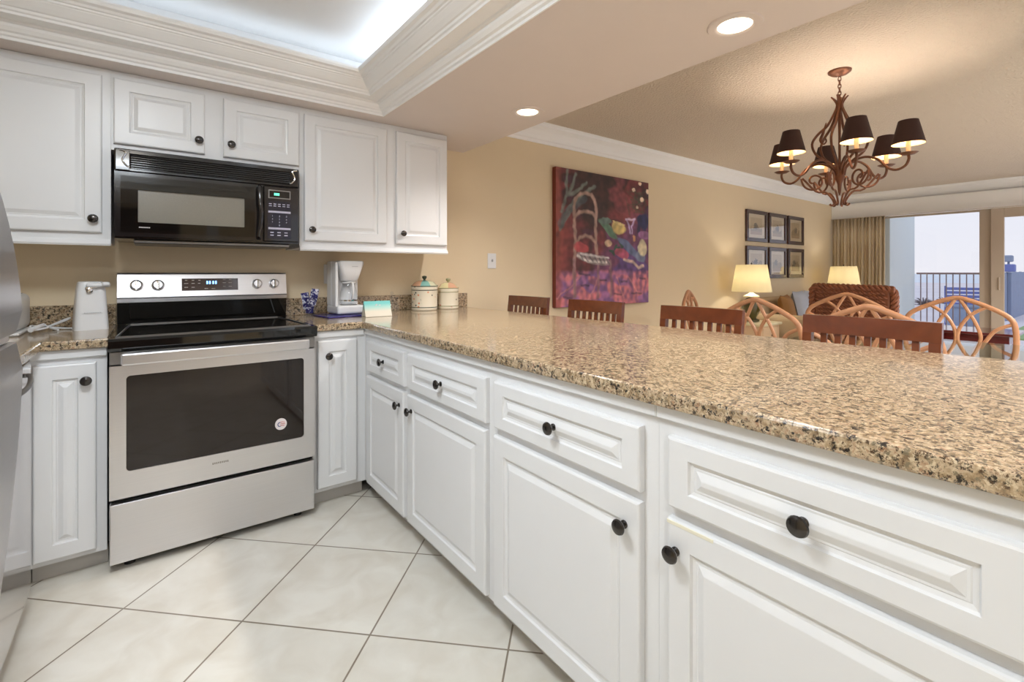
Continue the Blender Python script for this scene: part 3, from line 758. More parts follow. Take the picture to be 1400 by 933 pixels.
# plastic-wrapped cups
t = thing('drinking_glass', 'clear drinking glass holding blue foil packets right of the range', 'glass', (.738, 2.885, ZT))
m_ = MB(); m_.lathe([(.024, .001), (.026, .006), (.037, .125), (.0355, .125), (.0245, .008), (.002, .007)], (.738, 2.885, ZT), 24, caps=False)
obj('tumbler', m_, M['jug'], t)
for k, (dx, dy, tl, tz) in enumerate(((-.010, .004, -.16, .035), (.012, -.006, .16, .058), (.0, .008, .02, .01))):
    m_ = MB(); m_.M = Matrix.Translation((.738+dx, 2.885+dy, ZT+.012+tz)) @ Matrix.Rotation(tl, 4, 'Y') @ Matrix.Rotation(.2*k, 4, 'X')
    vs = []; fs = []
    nx, nz_ = 6, 10
    for s_ in (1, -1):
        for i in range(nz_+1):
            for j in range(nx+1):
                u = j/nx; v = i/nz_; vs.append(((u-.5)*.042, s_*(.005*math.sin(PI*u)*math.sin(PI*v)+.0006)+.003*math.sin(9*v+5*u+k), v*.095))
    for s_ in range(2):
        b = s_*(nx+1)*(nz_+1)
        for i in range(nz_):
            for j in range(nx): a = b+i*(nx+1)+j; fs.append([a, a+1, a+nx+2, a+nx+1])
    m_.add(vs, fs, True); obj('foil_packet', m_, M['foil'], t)
# coffee maker
t = thing('coffee_maker', 'white drip coffee maker with glass carafe on a dark blue tray', 'coffee maker', (.950, 2.90, ZT), .05)
t.scale = (.86, .9, 1)
Z0 = .012
m_ = MB(); m_.box(-.095, .095, -.100, .105, Z0, .062, .014, 3); obj('base', m_, M['whitepl'], t, world=False)
m_ = MB(); m_.box(-.095, .095, .015, .105, .055, .322, .010, 2)
obj('water_tank', m_, M['whitepl'], t, world=False)
m_ = MB(); m_.box(-.095, -.074, -.06, .016, .055, .318, .008, 2)
obj('side_column', m_, M['whitepl'], t, world=False)
m_ = MB()
vs, fs = [], []
for z, x0, x1, d0 in ((.205, -.040, .062, -.060), (.222, -.045, .066, -.078), (.27, -.062, .082, -.088), (.305, -.074, .094, -.094), (.320, -.0735, .094, -.094), (.325, -.070, .088, -.086)):
    P = roundrect(x0, x1, d0, .02, .022, 5); Pn = len(P); vs += [(p[0], p[1], z) for p in P]
for i in range(5):
    for k in range(Pn): fs.append([i*Pn+k, i*Pn+(k+1) % Pn, (i+1)*Pn+(k+1) % Pn, (i+1)*Pn+k])
fs += [list(range(Pn))[::-1], [5*Pn+k for k in range(Pn)]]
m_.add(vs, fs, True); obj('brew_basket', m_, M['whitepl'], t, world=False)
cf = obj('carafe', MB().lathe([(.045, .066), (.056, .075), (.060, .10), (.058, .13), (.048, .165), (.042, .185), (.046, .192), (.044, .192), (.040, .184), (.046, .164), (.056, .13), (.058, .10), (.054, .077), (.003, .069)], (.008, -.03, 0), 28, caps=False), M['jug'], t, world=False)
obj('carafe_band', MB().lathe([(.058, .086), (.0605, .086), (.0605, .094), (.058, .094)], (.008, -.03, 0), 28, caps=False), M['chrome'], cf, world=False)
obj('carafe_lid', MB().lathe([(.046, .192), (.046, .198), (.02, .203), (.002, .203)], (.008, -.03, 0), 20), M['whitepl'], cf, world=False)
m_ = MB(); m_.tube([(.006, -.075, .195), (.004, -.112, .185), (.002, -.118, .14), (.004, -.098, .10)], .007, 8, smooth=4); obj('carafe_handle', m_, M['whitepl'], cf, world=False)
obj('warming_plate', MB().lathe([(.056, .062), (.058, .0655), (.002, .0655)], (.008, -.03, 0), 24), M['steel_dark'], t, world=False)
obj('power_switch', MB().box(.028, .055, -.0975, -.093, .030, .038, .002), M['black_matte'], t, world=False)
m_ = MB(); [m_.box(.006+k*.007, .011+k*.007, -.0965, -.094, .290, .2925) for k in range(6)]; obj('lettering', m_, M['greypl'], t, world=False)
# dark blue tray under it
m_ = MB(); m_.M = Matrix.Translation((.915, 2.865, ZT)) @ Matrix.Rotation(.12, 4, 'Z')
m_.box(-.135, .125, -.125, .125, .0008, .009, .004, 2)
tag(obj('tray', m_, M['indigo']), 'flat dark blue tray under the white coffee maker', 'tray')
# card
t = thing('folded_card', 'folded teal and white card standing in front of the coffee maker', 'card', (1.065, 2.70, ZT), -.03)
m_ = MB()
for s_ in (1, -1):
    m_.add([(-.078, s_*.035, .001), (.078, s_*.035, .001), (.078, s_*.0005, .088), (-.078, s_*.0005, .088), (-.078, s_*.036, .002), (.078, s_*.036, .002), (.078, s_*.0015, .0895), (-.078, s_*.0015, .0895)],
           [[0, 1, 2, 3], [4, 5, 6, 7], [0, 1, 5, 4], [1, 2, 6, 5], [2, 3, 7, 6], [3, 0, 4, 7]])
def cardmat():
    m = bpy.data.materials.new('teal_fading_to_white_card'); m.use_nodes = True; N = m.node_tree.nodes; L = m.node_tree.links; p = N['Principled BSDF']
    t = N.new('ShaderNodeTexCoord'); s_ = N.new('ShaderNodeSeparateXYZ'); r = N.new('ShaderNodeValToRGB')
    L.new(t.outputs['Generated'], s_.inputs[0]); L.new(s_.outputs[2], r.inputs[0]); L.new(r.outputs[0], p.inputs['Base Color'])
    e = r.color_ramp.elements; e[0].position = .35; e[0].color = srgb(226, 218, 200); e[1].position = .85; e[1].color = srgb(110, 200, 196)
    n = e.new(.62); n.color = srgb(168, 214, 204); p.inputs['Roughness'].default_value = .4; return m
obj('card', m_, cardmat(), t, world=False)
m_ = MB(); m_.M = Matrix.Translation((0, -.0165, .066)) @ Matrix.Rotation(math.radians(68), 4, 'X')
m_.box(-.016, -.006, -.002, .002, -.0005, .001); m_.box(.004, .016, -.002, .002, -.0005, .001); m_.box(-.012, -.002, .004, .007, -.0005, .001)
obj('card_mark', m_, M['stickw'], t, world=False)
# small glass jug with stopper
t = thing('glass_cruet', 'small clear glass cruet with stopper behind the teal card', 'cruet', (1.20, 2.80, ZT))
obj('bottle', MB().lathe([(.022, .001), (.034, .010), (.040, .035), (.036, .065), (.020, .085), (.013, .095), (.018, .103), (.0165, .103), (.011, .095), (.017, .084), (.033, .063), (.037, .035), (.031, .012), (.002, .008)], (1.20, 2.80, ZT), 24, caps=False), M['jug'], t)
obj('stopper', MB().lathe([(.010, .098), (.010, .108), (.004, .112), (.004, .118), (.011, .126), (.011, .132), (.003, .138)], (1.20, 2.80, ZT), 16), M['jug'], t)
obj('spout_cap', MB().box(1.196, 1.204, 2.757, 2.765, ZT+.004, ZT+.018, .002), M['indigo'], t) if False else None
# canisters
def cermat(name, seedv, c1, c2):
    m = bpy.data.materials.new(name); m.use_nodes = True; N = m.node_tree.nodes; L = m.node_tree.links; p = N['Principled BSDF']
    t = N.new('ShaderNodeTexCoord'); mp = N.new('ShaderNodeMapping'); mp.inputs['Location'].default_value = (seedv, seedv*.7, 0); L.new(t.outputs['Object'], mp.inputs[0])
    v = N.new('ShaderNodeTexVoronoi'); v.inputs['Scale'].default_value = 34; L.new(mp.outputs[0], v.inputs['Vector'])
    r = N.new('ShaderNodeValToRGB'); r.color_ramp.elements[0].position = .19; r.color_ramp.elements[0].color = (1, 1, 1, 1); r.color_ramp.elements[1].position = .25; r.color_ramp.elements[1].color = (0, 0, 0, 1)
    L.new(v.outputs['Distance'], r.inputs[0])
    n = N.new('ShaderNodeTexNoise'); n.inputs['Scale'].default_value = 14; L.new(mp.outputs[0], n.inputs['Vector'])
    r2 = N.new('ShaderNodeValToRGB'); r2.color_ramp.elements[0].position = .45; r2.color_ramp.elements[1].position = .52; L.new(n.outputs[0], r2.inputs[0])
    ml = N.new('ShaderNodeMath'); ml.operation = 'MULTIPLY'; L.new(r.outputs[0], ml.inputs[0]); L.new(r2.outputs[0], ml.inputs[1])
    rc = N.new('ShaderNodeValToRGB'); rc.color_ramp.interpolation = 'CONSTANT'
    e = rc.color_ramp.elements; e[0].position = 0; e[0].color = c1; e[1].position = .5; e[1].color = c2; L.new(v.outputs['Color'], rc.inputs[0])
    x = N.new('ShaderNodeMixRGB'); x.inputs[1].default_value = srgb(232, 222, 200); L.new(ml.outputs[0], x.inputs[0]); L.new(rc.outputs[0], x.inputs[2])
    L.new(x.outputs[0], p.inputs['Base Color']); p.inputs['Roughness'].default_value = .22; p.inputs['Coat Weight'].default_value = .5; return m
def segmat(name, cols):
    m = bpy.data.materials.new(name); m.use_nodes = True; N = m.node_tree.nodes; L = m.node_tree.links; p = N['Principled BSDF']
    t = N.new('ShaderNodeTexCoord'); s_ = N.new('ShaderNodeSeparateXYZ'); L.new(t.outputs['Object'], s_.inputs[0])
    a = N.new('ShaderNodeMath'); a.operation = 'ARCTAN2'; L.new(s_.outputs[1], a.inputs[0]); L.new(s_.outputs[0], a.inputs[1])
    k = N.new('ShaderNodeMath'); k.operation = 'MULTIPLY_ADD'; k.inputs[1].default_value = 1/(2*PI); k.inputs[2].default_value = .5; L.new(a.outputs[0], k.inputs[0])
    r = N.new('ShaderNodeValToRGB'); r.color_ramp.interpolation = 'CONSTANT'; e = r.color_ramp.elements
    while len(e) < len(cols): e.new(.5)
    for i, c in enumerate(cols): e[i].position = i/len(cols); e[i].color = c
    L.new(k.outputs[0], r.inputs[0]); L.new(r.outputs[0], p.inputs['Base Color']); p.inputs['Roughness'].default_value = .2; p.inputs['Coat Weight'].default_value = .6; return m
TL, GR, YL, OR = srgb(128, 180, 172), srgb(206, 208, 176), srgb(220, 208, 160), srgb(214, 166, 136)
def canister(x, y, r, h, label, m1, m2, nob, lidc):
    t = thing('ceramic_canister', label, 'canister', (x, y, ZT))
    obj('jar', MB().lathe([(r*.96, .001), (r, .006), (r, .014), (r*.985, .018), (r*.985, h-.02), (r, h-.016), (r*1.01, h-.008), (r, h), (.01, h)], n=36), m1, t, world=False)
    obj('stripe', MB().lathe([(r*.99, .019), (r*1.004, .020), (r*1.004, .0235), (r*.99, .0245)], n=36, caps=False), nob, t, world=False)
    obj('stripe', MB().lathe([(r*.99, h-.026), (r*1.004, h-.025), (r*1.004, h-.0215), (r*.99, h-.0205)], n=36, caps=False), nob, t, world=False)
    ld = obj('lid', MB().lathe([(r*1.0, h+.0005), (r*1.03, h+.002), (r*1.03, h+.006), (r*.95, h+.010), (r*.72, h+.030), (r*.45, h+.040), (r*.25, h+.043), (.01, h+.043)], n=36), m2, t, world=False)
    obj('lid_knob', MB().lathe([(.008, h+.042), (.007, h+.048), (.014, h+.056), (.017, h+.064), (.014, h+.071), (.004, h+.074)], n=20), nob, ld, world=False)
    obj('lid_stripe', MB().lathe([(r*1.0, h+.001), (r*1.035, h+.002), (r*1.035, h+.006), (r*1.0, h+.0065)], n=36, caps=False), nob, ld, world=False)
canister(1.500, 2.955, .088, .160, 'taller cream canister with teal lid beside the shorter one against the backsplash', cermat('painted_cream_ceramic', 3, srgb(86, 96, 92), srgb(226, 150, 110)), segmat('teal_and_cream_lid_glaze', [OR, TL, GR, TL, TL, GR, YL, OR]), M['darkgreen'], None)
canister(1.690, 2.965, .073, .142, 'shorter cream canister with orange and yellow lid near the backsplash end', cermat('painted_pink_cream_ceramic', 9, srgb(120, 110, 100), srgb(214, 120, 100)), segmat('orange_and_yellow_lid_glaze', [YL, OR, YL, OR, YL, OR]), M['darkgreen'] if False else mat('olive_green_glaze', srgb(160, 158, 118), .2, coat=.5), None)
# outlet & switch
t = thing('wall_outlet', 'white wall outlet plate behind the coffee maker', 'outlet', (.905, WY, 1.10))
obj('plate', MB().box(.870, .940, WY-.007, WY-.0005, 1.098, 1.218, .003), M['whitepl'], t)
for z in (1.135, 1.18): obj('socket', MB().lathe([(.016, 0), (.016, .002)], (.905, WY-.0085, z), 16, 'Y'), M['greypl'], t)
t = thing('light_switch', 'white light switch plate on the tan wall left of the painting', 'switch', (2.14, WY, 1.20))
obj('plate', MB().box(2.100, 2.180, WY-.007, WY-.0005, 1.198, 1.316, .003), M['whitepl'], t)
obj('toggle', MB().box(2.134, 2.146, WY-.018, WY-.006, 1.250, 1.270, .003), M['greypl'], t)

# ------------------------------------------------------------------ recessed lights
for (x, y), lb in zip(SPOTS[:2], ('lit recessed ceiling light nearest the camera in the soffit', 'lit recessed ceiling light farther off near the tan wall')):
    t = thing('recessed_light', lb, 'ceiling light', (x, y, ZS))
    obj('trim_ring', MB().lathe([(.094, -.0005), (.090, -.006), (.070, -.008), (.060, -.004), (.058, -.0005)], (x, y, ZS), 36, caps=False), M['soffit'], t)
    obj('lens', MB().lathe([(.060, -.0008), (.056, -.003), (.002, -.004)], (x, y, ZS), 32), M['lamplens'], t)
t = thing('recessed_light', 'added recessed fill light in the soffit behind the camera', 'ceiling light', (SPOTS[2][0], SPOTS[2][1], ZS))  # fixture for the added soffit spot
obj('trim_ring', MB().lathe([(.094, -.0005), (.090, -.006), (.070, -.008), (.060, -.004), (.058, -.0005)], (*SPOTS[2], ZS), 36, caps=False), M['soffit'], t)
obj('lens', MB().lathe([(.060, -.0008), (.056, -.003), (.002, -.004)], (*SPOTS[2], ZS), 32), M['lamplens'], t)

for (x, y), w_ in zip(LIV_FILL, ('nearest the kitchen', 'in the middle', 'nearest the sliding doors')):  # unseen fixtures for the added living room fill
    t = thing('recessed_light', 'added recessed fill light in the living room ceiling, %s' % w_, 'ceiling light', (x, y, ZC))
    obj('trim_ring', MB().lathe([(.094, -.0005), (.090, -.006), (.070, -.008), (.060, -.004), (.058, -.0005)], (x, y, ZC), 36, caps=False), M['soffit'], t)
    obj('lens', MB().lathe([(.060, -.0008), (.056, -.003), (.002, -.004)], (x, y, ZC), 32), M['lamplens'], t)
for (x, y), w_ in zip(FLUSH_FILL, ('above the kitchen floor', 'behind the camera')):  # unseen fixtures for the added tray fill
    t = thing('flush_fill_light', 'added round flush fill light in the tray %s' % w_, 'ceiling light', (x, y, 2.335))
    obj('diffuser', MB().lathe([(.20, -.0005), (.23, -.02), (.22, -.05), (.15, -.07), (.004, -.078)], (x, y, 2.335), 36), M['lamplens'], t)

# ------------------------------------------------------------------ painting (raster of paint strokes in a colour attribute)
def colored_quadgrid(name, x0, x1, z0, z1, y, colors, parent, rough=.55):
    nz_, nx = colors.shape[:2]
    vs = [(x0+(x1-x0)*i/nx, y, z1-(z1-z0)*j/nz_) for j in range(nz_+1) for i in range(nx+1)]
    fs = [[j*(nx+1)+i, (j+1)*(nx+1)+i, (j+1)*(nx+1)+i+1, j*(nx+1)+i+1] for j in range(nz_) for i in range(nx)]
    Mi = rootm(parent).inverted(); off = Mi.translation
    me = bpy.data.meshes.new(name); me.from_pydata([(v[0]+off[0], v[1]+off[1], v[2]+off[2]) for v in vs], [], fs)
    at = me.color_attributes.new('paint', 'FLOAT_COLOR', 'CORNER')
    c = np.repeat(colors.reshape(-1, 3), 4, axis=0); c = np.concatenate([c, np.ones((len(c), 1))], 1)
    at.data.foreach_set('color', c.ravel().astype(np.float32))
    m = bpy.data.materials.new(name+'_pigment'); m.use_nodes = True; p = m.node_tree.nodes['Principled BSDF']
    a = m.node_tree.nodes.new('ShaderNodeVertexColor'); a.layer_name = 'paint'; m.node_tree.links.new(a.outputs[0], p.inputs['Base Color'])
    p.inputs['Roughness'].default_value = rough
    me.materials.append(m); o = bpy.data.objects.new(name, me); COL.objects.link(o); o.parent = parent
    return o
def lin(c): return np.array(srgb(*c)[:3])
NX, NZ = 150, 150
U, V = np.meshgrid((np.arange(NX)+.5)/NX, (np.arange(NZ)+.5)/NZ)
rs = np.random.RandomState(4)
def fnoise(sc, sy=1.0, seed=0):
    o = np.zeros((NZ, NX))
    for j in range(NZ):
        for i in range(NX):
            o[j, i] = noise.noise(Vector((U[j, i]*sc+seed, V[j, i]*sc*sy, seed*1.7)))
    return o
n1, n2, n3 = fnoise(3, 1, 1), fnoise(9, 1.5, 5), fnoise(24, .8, 9)
w1, w2 = fnoise(7, 1, 21), fnoise(30, 1, 33)
U = U+.016*w1+.008*w2; V = V+.012*fnoise(8, 1, 41)+.006*w2
img = np.zeros((NZ, NX, 3)); img[:] = lin((92, 30, 34))
def blend(mask, c):
    global img
    m_ = np.clip(mask, 0, 1)[..., None]; img = img*(1-m_)+lin(c)*m_
def soft(x, w=.03): return np.clip(.5-x/w, 0, 1)
def poly_d(pts):
    d = np.full((NZ, NX), 9.)
    for (a, b), (c, e) in zip(pts[:-1], pts[1:]):
        vx, vy = c-a, e-b; t_ = np.clip(((U-a)*vx+(V-b)*vy)/(vx*vx+vy*vy+1e-9), 0, 1)
        d = np.minimum(d, np.hypot(U-a-t_*vx, V-b-t_*vy))
    return d
def Q(x, y):
    u = (x-78)/504; return (u, (y-(80+78*u))/((865-40*u)-(80+78*u)))
def stroke(pts, w, c, a=1.0): blend(a*soft(poly_d([Q(*p) for p in pts])-w/504, .012), c)
def blob(x, y, rx, ry, c, ang=0, a=1.0, nz_=.25):
    u, v = Q(x, y); ca, sa = math.cos(ang), math.sin(ang); du, dv = (U-u), (V-v)
    p = (du*ca+dv*sa)/(rx/504); q = (-du*sa+dv*ca)/(ry/740)
    blend(a*soft(np.hypot(p, q)-1+nz_*n2*2, .25), c)
blend(.8*soft(-(n1-.05), .3), (56, 22, 24)); blend(.7*soft(-(n2-.15), .3), (130, 36, 40)); blend(.5*soft(n2+.3, .2), (70, 30, 60))
blend(.9*soft(np.hypot((U-.45)/.35, (V-.12)/.2)-1+n1, .5), (52, 28, 22))
blend(.8*soft(U-.12+n2*.1, .1)*soft(.35-V, .3), (150, 50, 40))
blend(.85*soft((.42-V)-.55*(U-.62)+n2*.2, .12)*soft(.38-U, .1), (112, 48, 96))       # purple table cloth
blend(.6*soft(np.hypot((U-.72)/.18, (V-.22)/.14)-1+n2, .4), (150, 56, 66))
blend(.8*soft(np.hypot((U-.8)/.25, (V-.68)/.09)-1+n2, .4), (84, 52, 130))
blend(.9*soft(.745-V+n2*.02, .03), (158, 84, 128))
blend(.8*soft(.745-V, .03)*soft(-(n3+.05)+.0, .3), (204, 104, 110)); blend(.6*soft(.75-V, .03)*soft(n2+.12, .2), (120, 80, 170))
blend(.8*soft(U-.05, .04), (150, 60, 40))
for p in ([(80, 820), (200, 680)], [(230, 830), (290, 690)], [(430, 800), (390, 690)], [(520, 780), (460, 690)]): stroke(p, 3, (220, 130, 130), .7)
for p in ([(115, 810), (150, 812)], [(200, 735), (235, 738)], [(290, 708), (330, 712)], [(415, 712), (450, 715)], [(375, 780), (415, 782)], [(480, 780), (540, 782)], [(525, 690), (560, 692)], [(190, 672), (240, 678)]): stroke(p, 3, (50, 30, 60), .8)
for p in ([(135, 95), (130, 230), (105, 330)], [(230, 160), (150, 230)], [(270, 185), (180, 240), (120, 340), (100, 430)], [(175, 120), (140, 230)], [(200, 230), (110, 400)]): stroke(p, 6, (110, 120, 110), .75)
stroke([(215, 255), (130, 330), (100, 400)], 14, (74, 90, 96), .6)
TN = (166, 128, 112)
stroke([(165, 800), (165, 300), (172, 250), (195, 222), (220, 218), (250, 230), (268, 260), (274, 300), (276, 560)], 7, TN, .95)
stroke([(170, 352), (190, 328), (220, 322), (255, 332), (272, 355)], 6, TN, .95); stroke([(175, 500), (190, 468), (220, 455), (250, 465), (270, 490)], 6, TN, .9)
blob(200, 530, 40, 30, (190, 50, 60), a=.8)
for x in (165, 285, 355): stroke([(x, 600), (x+2, 800)], 6, (150, 100, 110), .85)
blob(262, 592, 95, 26, (150, 128, 130), .15, nz_=.1); stroke([(180, 575), (230, 600), (330, 610)], 4, (225, 215, 210), .9); stroke([(200, 565), (345, 585)], 3, (220, 215, 215), .9)
for x in range(200, 340, 22): stroke([(x, 575+(x-200)*.12), (x+12, 598+(x-200)*.12)], 2, (50, 50, 66), .9)
blob(345, 420, 55, 22, (88, 128, 100), .6); blob(330, 375, 30, 22, (96, 120, 110)); blob(405, 415, 36, 36, (196, 168, 84), .1); blob(405, 385, 34, 6, (214, 190, 110), .1)
for a in range(9): blob(360+a*8, 540-a*7+(a % 3)*14, 13, 9, (44, 74, 60), .7*a)
blob(480, 540, 90, 22, (84, 98, 140), .55); blob(530, 575, 34, 30, (104, 116, 150), .4); blob(345, 500, 24, 22, (206, 170, 130)); blob(420, 560, 40, 24, (190, 60, 90), .3, .8)
stroke([(430, 590), (490, 600), (520, 635), (550, 625)], 5, (214, 180, 160), .9)
blob(550, 380, 34, 60, (30, 32, 86)); stroke([(525, 350), (518, 420), (522, 450)], 9, (28, 28, 80), .95); blob(545, 520, 26, 50, (206, 190, 150), .2); blob(555, 450, 34, 30, (150, 84, 140), .2)
stroke([(448, 362), (495, 362)], 4, (220, 190, 220)); stroke([(452, 365), (465, 400), (465, 440)], 3, (190, 160, 210)); stroke([(492, 365), (478, 400), (476, 440)], 3, (190, 160, 210)); stroke([(490, 460), (490, 475)], 7, (222, 150, 90))
for k in range(26): stroke([(440+rs.rand()*120, 190+rs.rand()*140), (460+rs.rand()*110, 200+rs.rand()*140)], 2.2, (62, 72, 50), .6)
for x, y in ((488, 198), (578, 205), (540, 250), (508, 292), (530, 165)): blob(x, y, 11, 13, (220, 190, 160))
img = np.clip(img*(1+.55*n3[..., None])*(1+.3*w2[..., None]), 0, 1)
img = img*.80+.20*img.mean(2, keepdims=True)+.016
img = img*1.12
t = thing('painting', 'large red and purple still life canvas on the tan wall', 'painting', (3.41, WY, .86))
obj('canvas', MB().box(2.775, 4.050, WY-.045, WY-.001, .862, 2.075, .003), M['canvas_edge'], t)
colored_quadgrid('painted_surface', 2.778, 4.047, .865, 2.072, WY-.0456, img, t)

# picture frames
names = [('top', 'left'), ('top', 'middle'), ('top', 'right'), ('bottom', 'left'), ('bottom', 'middle'), ('bottom', 'right')]
fr = [(6.09, 6.645), (6.705, 7.22), (7.285, 7.80)]; rows = [(1.566, 1.978), (1.085, 1.508)]
for r_ in range(2):
    for c_ in range(3):
        x0, x1 = fr[c_]; z0, z1 = rows[r_]
        t = thing('picture_frame', f"dark framed small landscape print, {names[r_*3+c_][0]} row {names[r_*3+c_][1]} of six over the sofa", 'picture', ((x0+x1)/2, WY, z0), group='six framed prints over the sofa')
        f_ = MB(); w = .05
        f_.box(x0, x1, WY-.030, WY-.001, z0, z0+w, .004); f_.box(x0, x1, WY-.030, WY-.001, z1-w, z1, .004)
        f_.box(x0, x0+w, WY-.030, WY-.001, z0+w, z1-w, .004); f_.box(x1-w, x1, WY-.030, WY-.001, z0+w, z1-w, .004)
        obj('frame', f_, M['darkframe'], t)
        obj('mat_board', MB().box(x0+w, x1-w, WY-.012, WY-.004, z0+w, z1-w), M['print'], t)
        nn = 26; uu, vv = np.meshgrid((np.arange(nn)+.5)/nn, (np.arange(nn)+.5)/nn)
        pic = np.zeros((nn, nn, 3)); pic[:] = lin((196, 176, 140))
        sd = r_*3+c_
        for j in range(nn):
            for i in range(nn):
                h_ = .55+.12*math.sin(i*.35+sd)+.10*noise.noise(Vector((i*.2, sd*3.1, 0)))
                if vv[j, i] > h_: pic[j, i] = lin((150, 128, 92))
                if math.hypot(uu[j, i]-.45-.1*math.sin(sd), (vv[j, i]-.5)*.9) < .17+.08*noise.noise(Vector((i*.5, j*.5, sd))): pic[j, i] = lin((92, 84, 70))
                if vv[j, i] > .82: pic[j, i] = lin((170, 140, 104))
        colored_quadgrid('print', x0+w+.07, x1-w-.07, z0+w+.045, z1-w-.045, WY-.0125, pic, t, .5)
        obj('glass_pane', MB().box(x0+w, x1-w, WY-.020, WY-.017, z0+w, z1-w), M['picglass'], t)

# ------------------------------------------------------------------ bar stools
def make_stool(label, loc, rz):
    t = thing('bar_stool', label, 'bar stool', loc, rz, 'wooden bar stools along the granite counter')
    hw = .225; lean = .10
    def bx_(z): return .20+max(0, z-.62)*lean
    for s_ in (1, -1):
        m_ = MB(); P = []
        for z in (0, .3, .62, .80, .917): P.append((bx_(z)+(.03*(1-z/.62) if z < .62 else 0), s_*(hw-.018), z))
        for a, b in zip(P[:-1], P[1:]):
            m_.add([(a[0]-.015, a[1]-.017, a[2]), (a[0]+.015, a[1]-.017, a[2]), (a[0]+.015, a[1]+.017, a[2]), (a[0]-.015, a[1]+.017, a[2]),
                    (b[0]-.015, b[1]-.017, b[2]), (b[0]+.015, b[1]-.017, b[2]), (b[0]+.015, b[1]+.017, b[2]), (b[0]-.015, b[1]+.017, b[2])],
                   [[0, 1, 5, 4], [1, 2, 6, 5], [2, 3, 7, 6], [3, 0, 4, 7], [3, 2, 1, 0], [4, 5, 6, 7]])
        obj('rear_leg', m_, M['wood'], t, world=False)
        m_ = MB(); m_.add([(-.205-.017, s_*.19-.017, 0), (-.205+.017, s_*.19-.017, 0), (-.205+.017, s_*.19+.017, 0), (-.205-.017, s_*.19+.017, 0), (-.19-.018, s_*.19-.018, .60), (-.19+.018, s_*.19-.018, .60), (-.19+.018, s_*.19+.018, .60), (-.19-.018, s_*.19+.018, .60)],
                          [[0, 1, 5, 4], [1, 2, 6, 5], [2, 3, 7, 6], [3, 0, 4, 7], [3, 2, 1, 0], [4, 5, 6, 7]])
        obj('front_leg', m_, M['wood'], t, world=False)
        obj('stretcher', MB().box(-.19, .21, s_*.19-.010, s_*.19+.010, .28, .31, .003), M['wood'], t, world=False)
    obj('footrest', MB().box(-.21, -.185, -.18, .18, .19, .23, .003), M['wood'], t, world=False)
    obj('seat', MB().box(-.225, .205, -.215, .215, .60, .645, .012, 3), M['wood'], t, world=False)
    # curved top rail
    def railmesh(z0, z1, th, yh, bow=.018):
        m_ = MB(); n = 10; vs = []; fs = []
        for k in range(n+1):
            y = -yh+2*yh*k/n; c = bow*(1-(y/yh)**2)
            for x_, z_ in ((bx_(z0)-th/2+c, z0), (bx_(z0)+th/2+c, z0), (bx_(z1)+th/2+c, z1), (bx_(z1)-th/2+c, z1)): vs.append((x_, y, z_))
        for k in range(n):
            for q in range(4): fs.append([k*4+q, k*4+(q+1) % 4, (k+1)*4+(q+1) % 4, (k+1)*4+q])
        fs += [[0, 1, 2, 3], [n*4+3, n*4+2, n*4+1, n*4]]
        m_.add(vs, fs); return m_
    obj('top_rail', railmesh(.9172, .99, .026, hw), M['wood'], t, world=False)
    obj('lower_rail', railmesh(.70, .735, .020, hw-.035), M['wood'], t, world=False)
    for k in range(7):
        y = -.150+k*.05; c = .016*(1-(y/hw)**2)
        m_ = MB(); x0, x1 = bx_(.73)+c, bx_(.92)+c
        m_.add([(x0-.006, y-.011, .733), (x0+.006, y-.011, .733), (x0+.006, y+.011, .733), (x0-.006, y+.011, .733), (x1-.006, y-.011, .92), (x1+.006, y-.011, .92), (x1+.006, y+.011, .92), (x1-.006, y+.011, .92)],
               [[0, 1, 5, 4], [1, 2, 6, 5], [2, 3, 7, 6], [3, 0, 4, 7], [3, 2, 1, 0], [4, 5, 6, 7]])
        obj('slat', m_, M['wood'], t, world=False)
    return t
s0 = make_stool('dark wooden bar stool farthest along the counter, nearest the tan wall', (2.005, 2.745, 0), 0)
dup(s0, (2.005, 2.08, 0), 0, 'dark wooden bar stool in front of the lower right corner of the painting')
dup(s0, (2.005, 1.362, 0), 0, 'dark wooden bar stool in front of the left rattan chair and cream lamp')
dup(s0, (2.005, .65, 0), 0, 'dark wooden bar stool nearest the camera, with bluish window sheen')

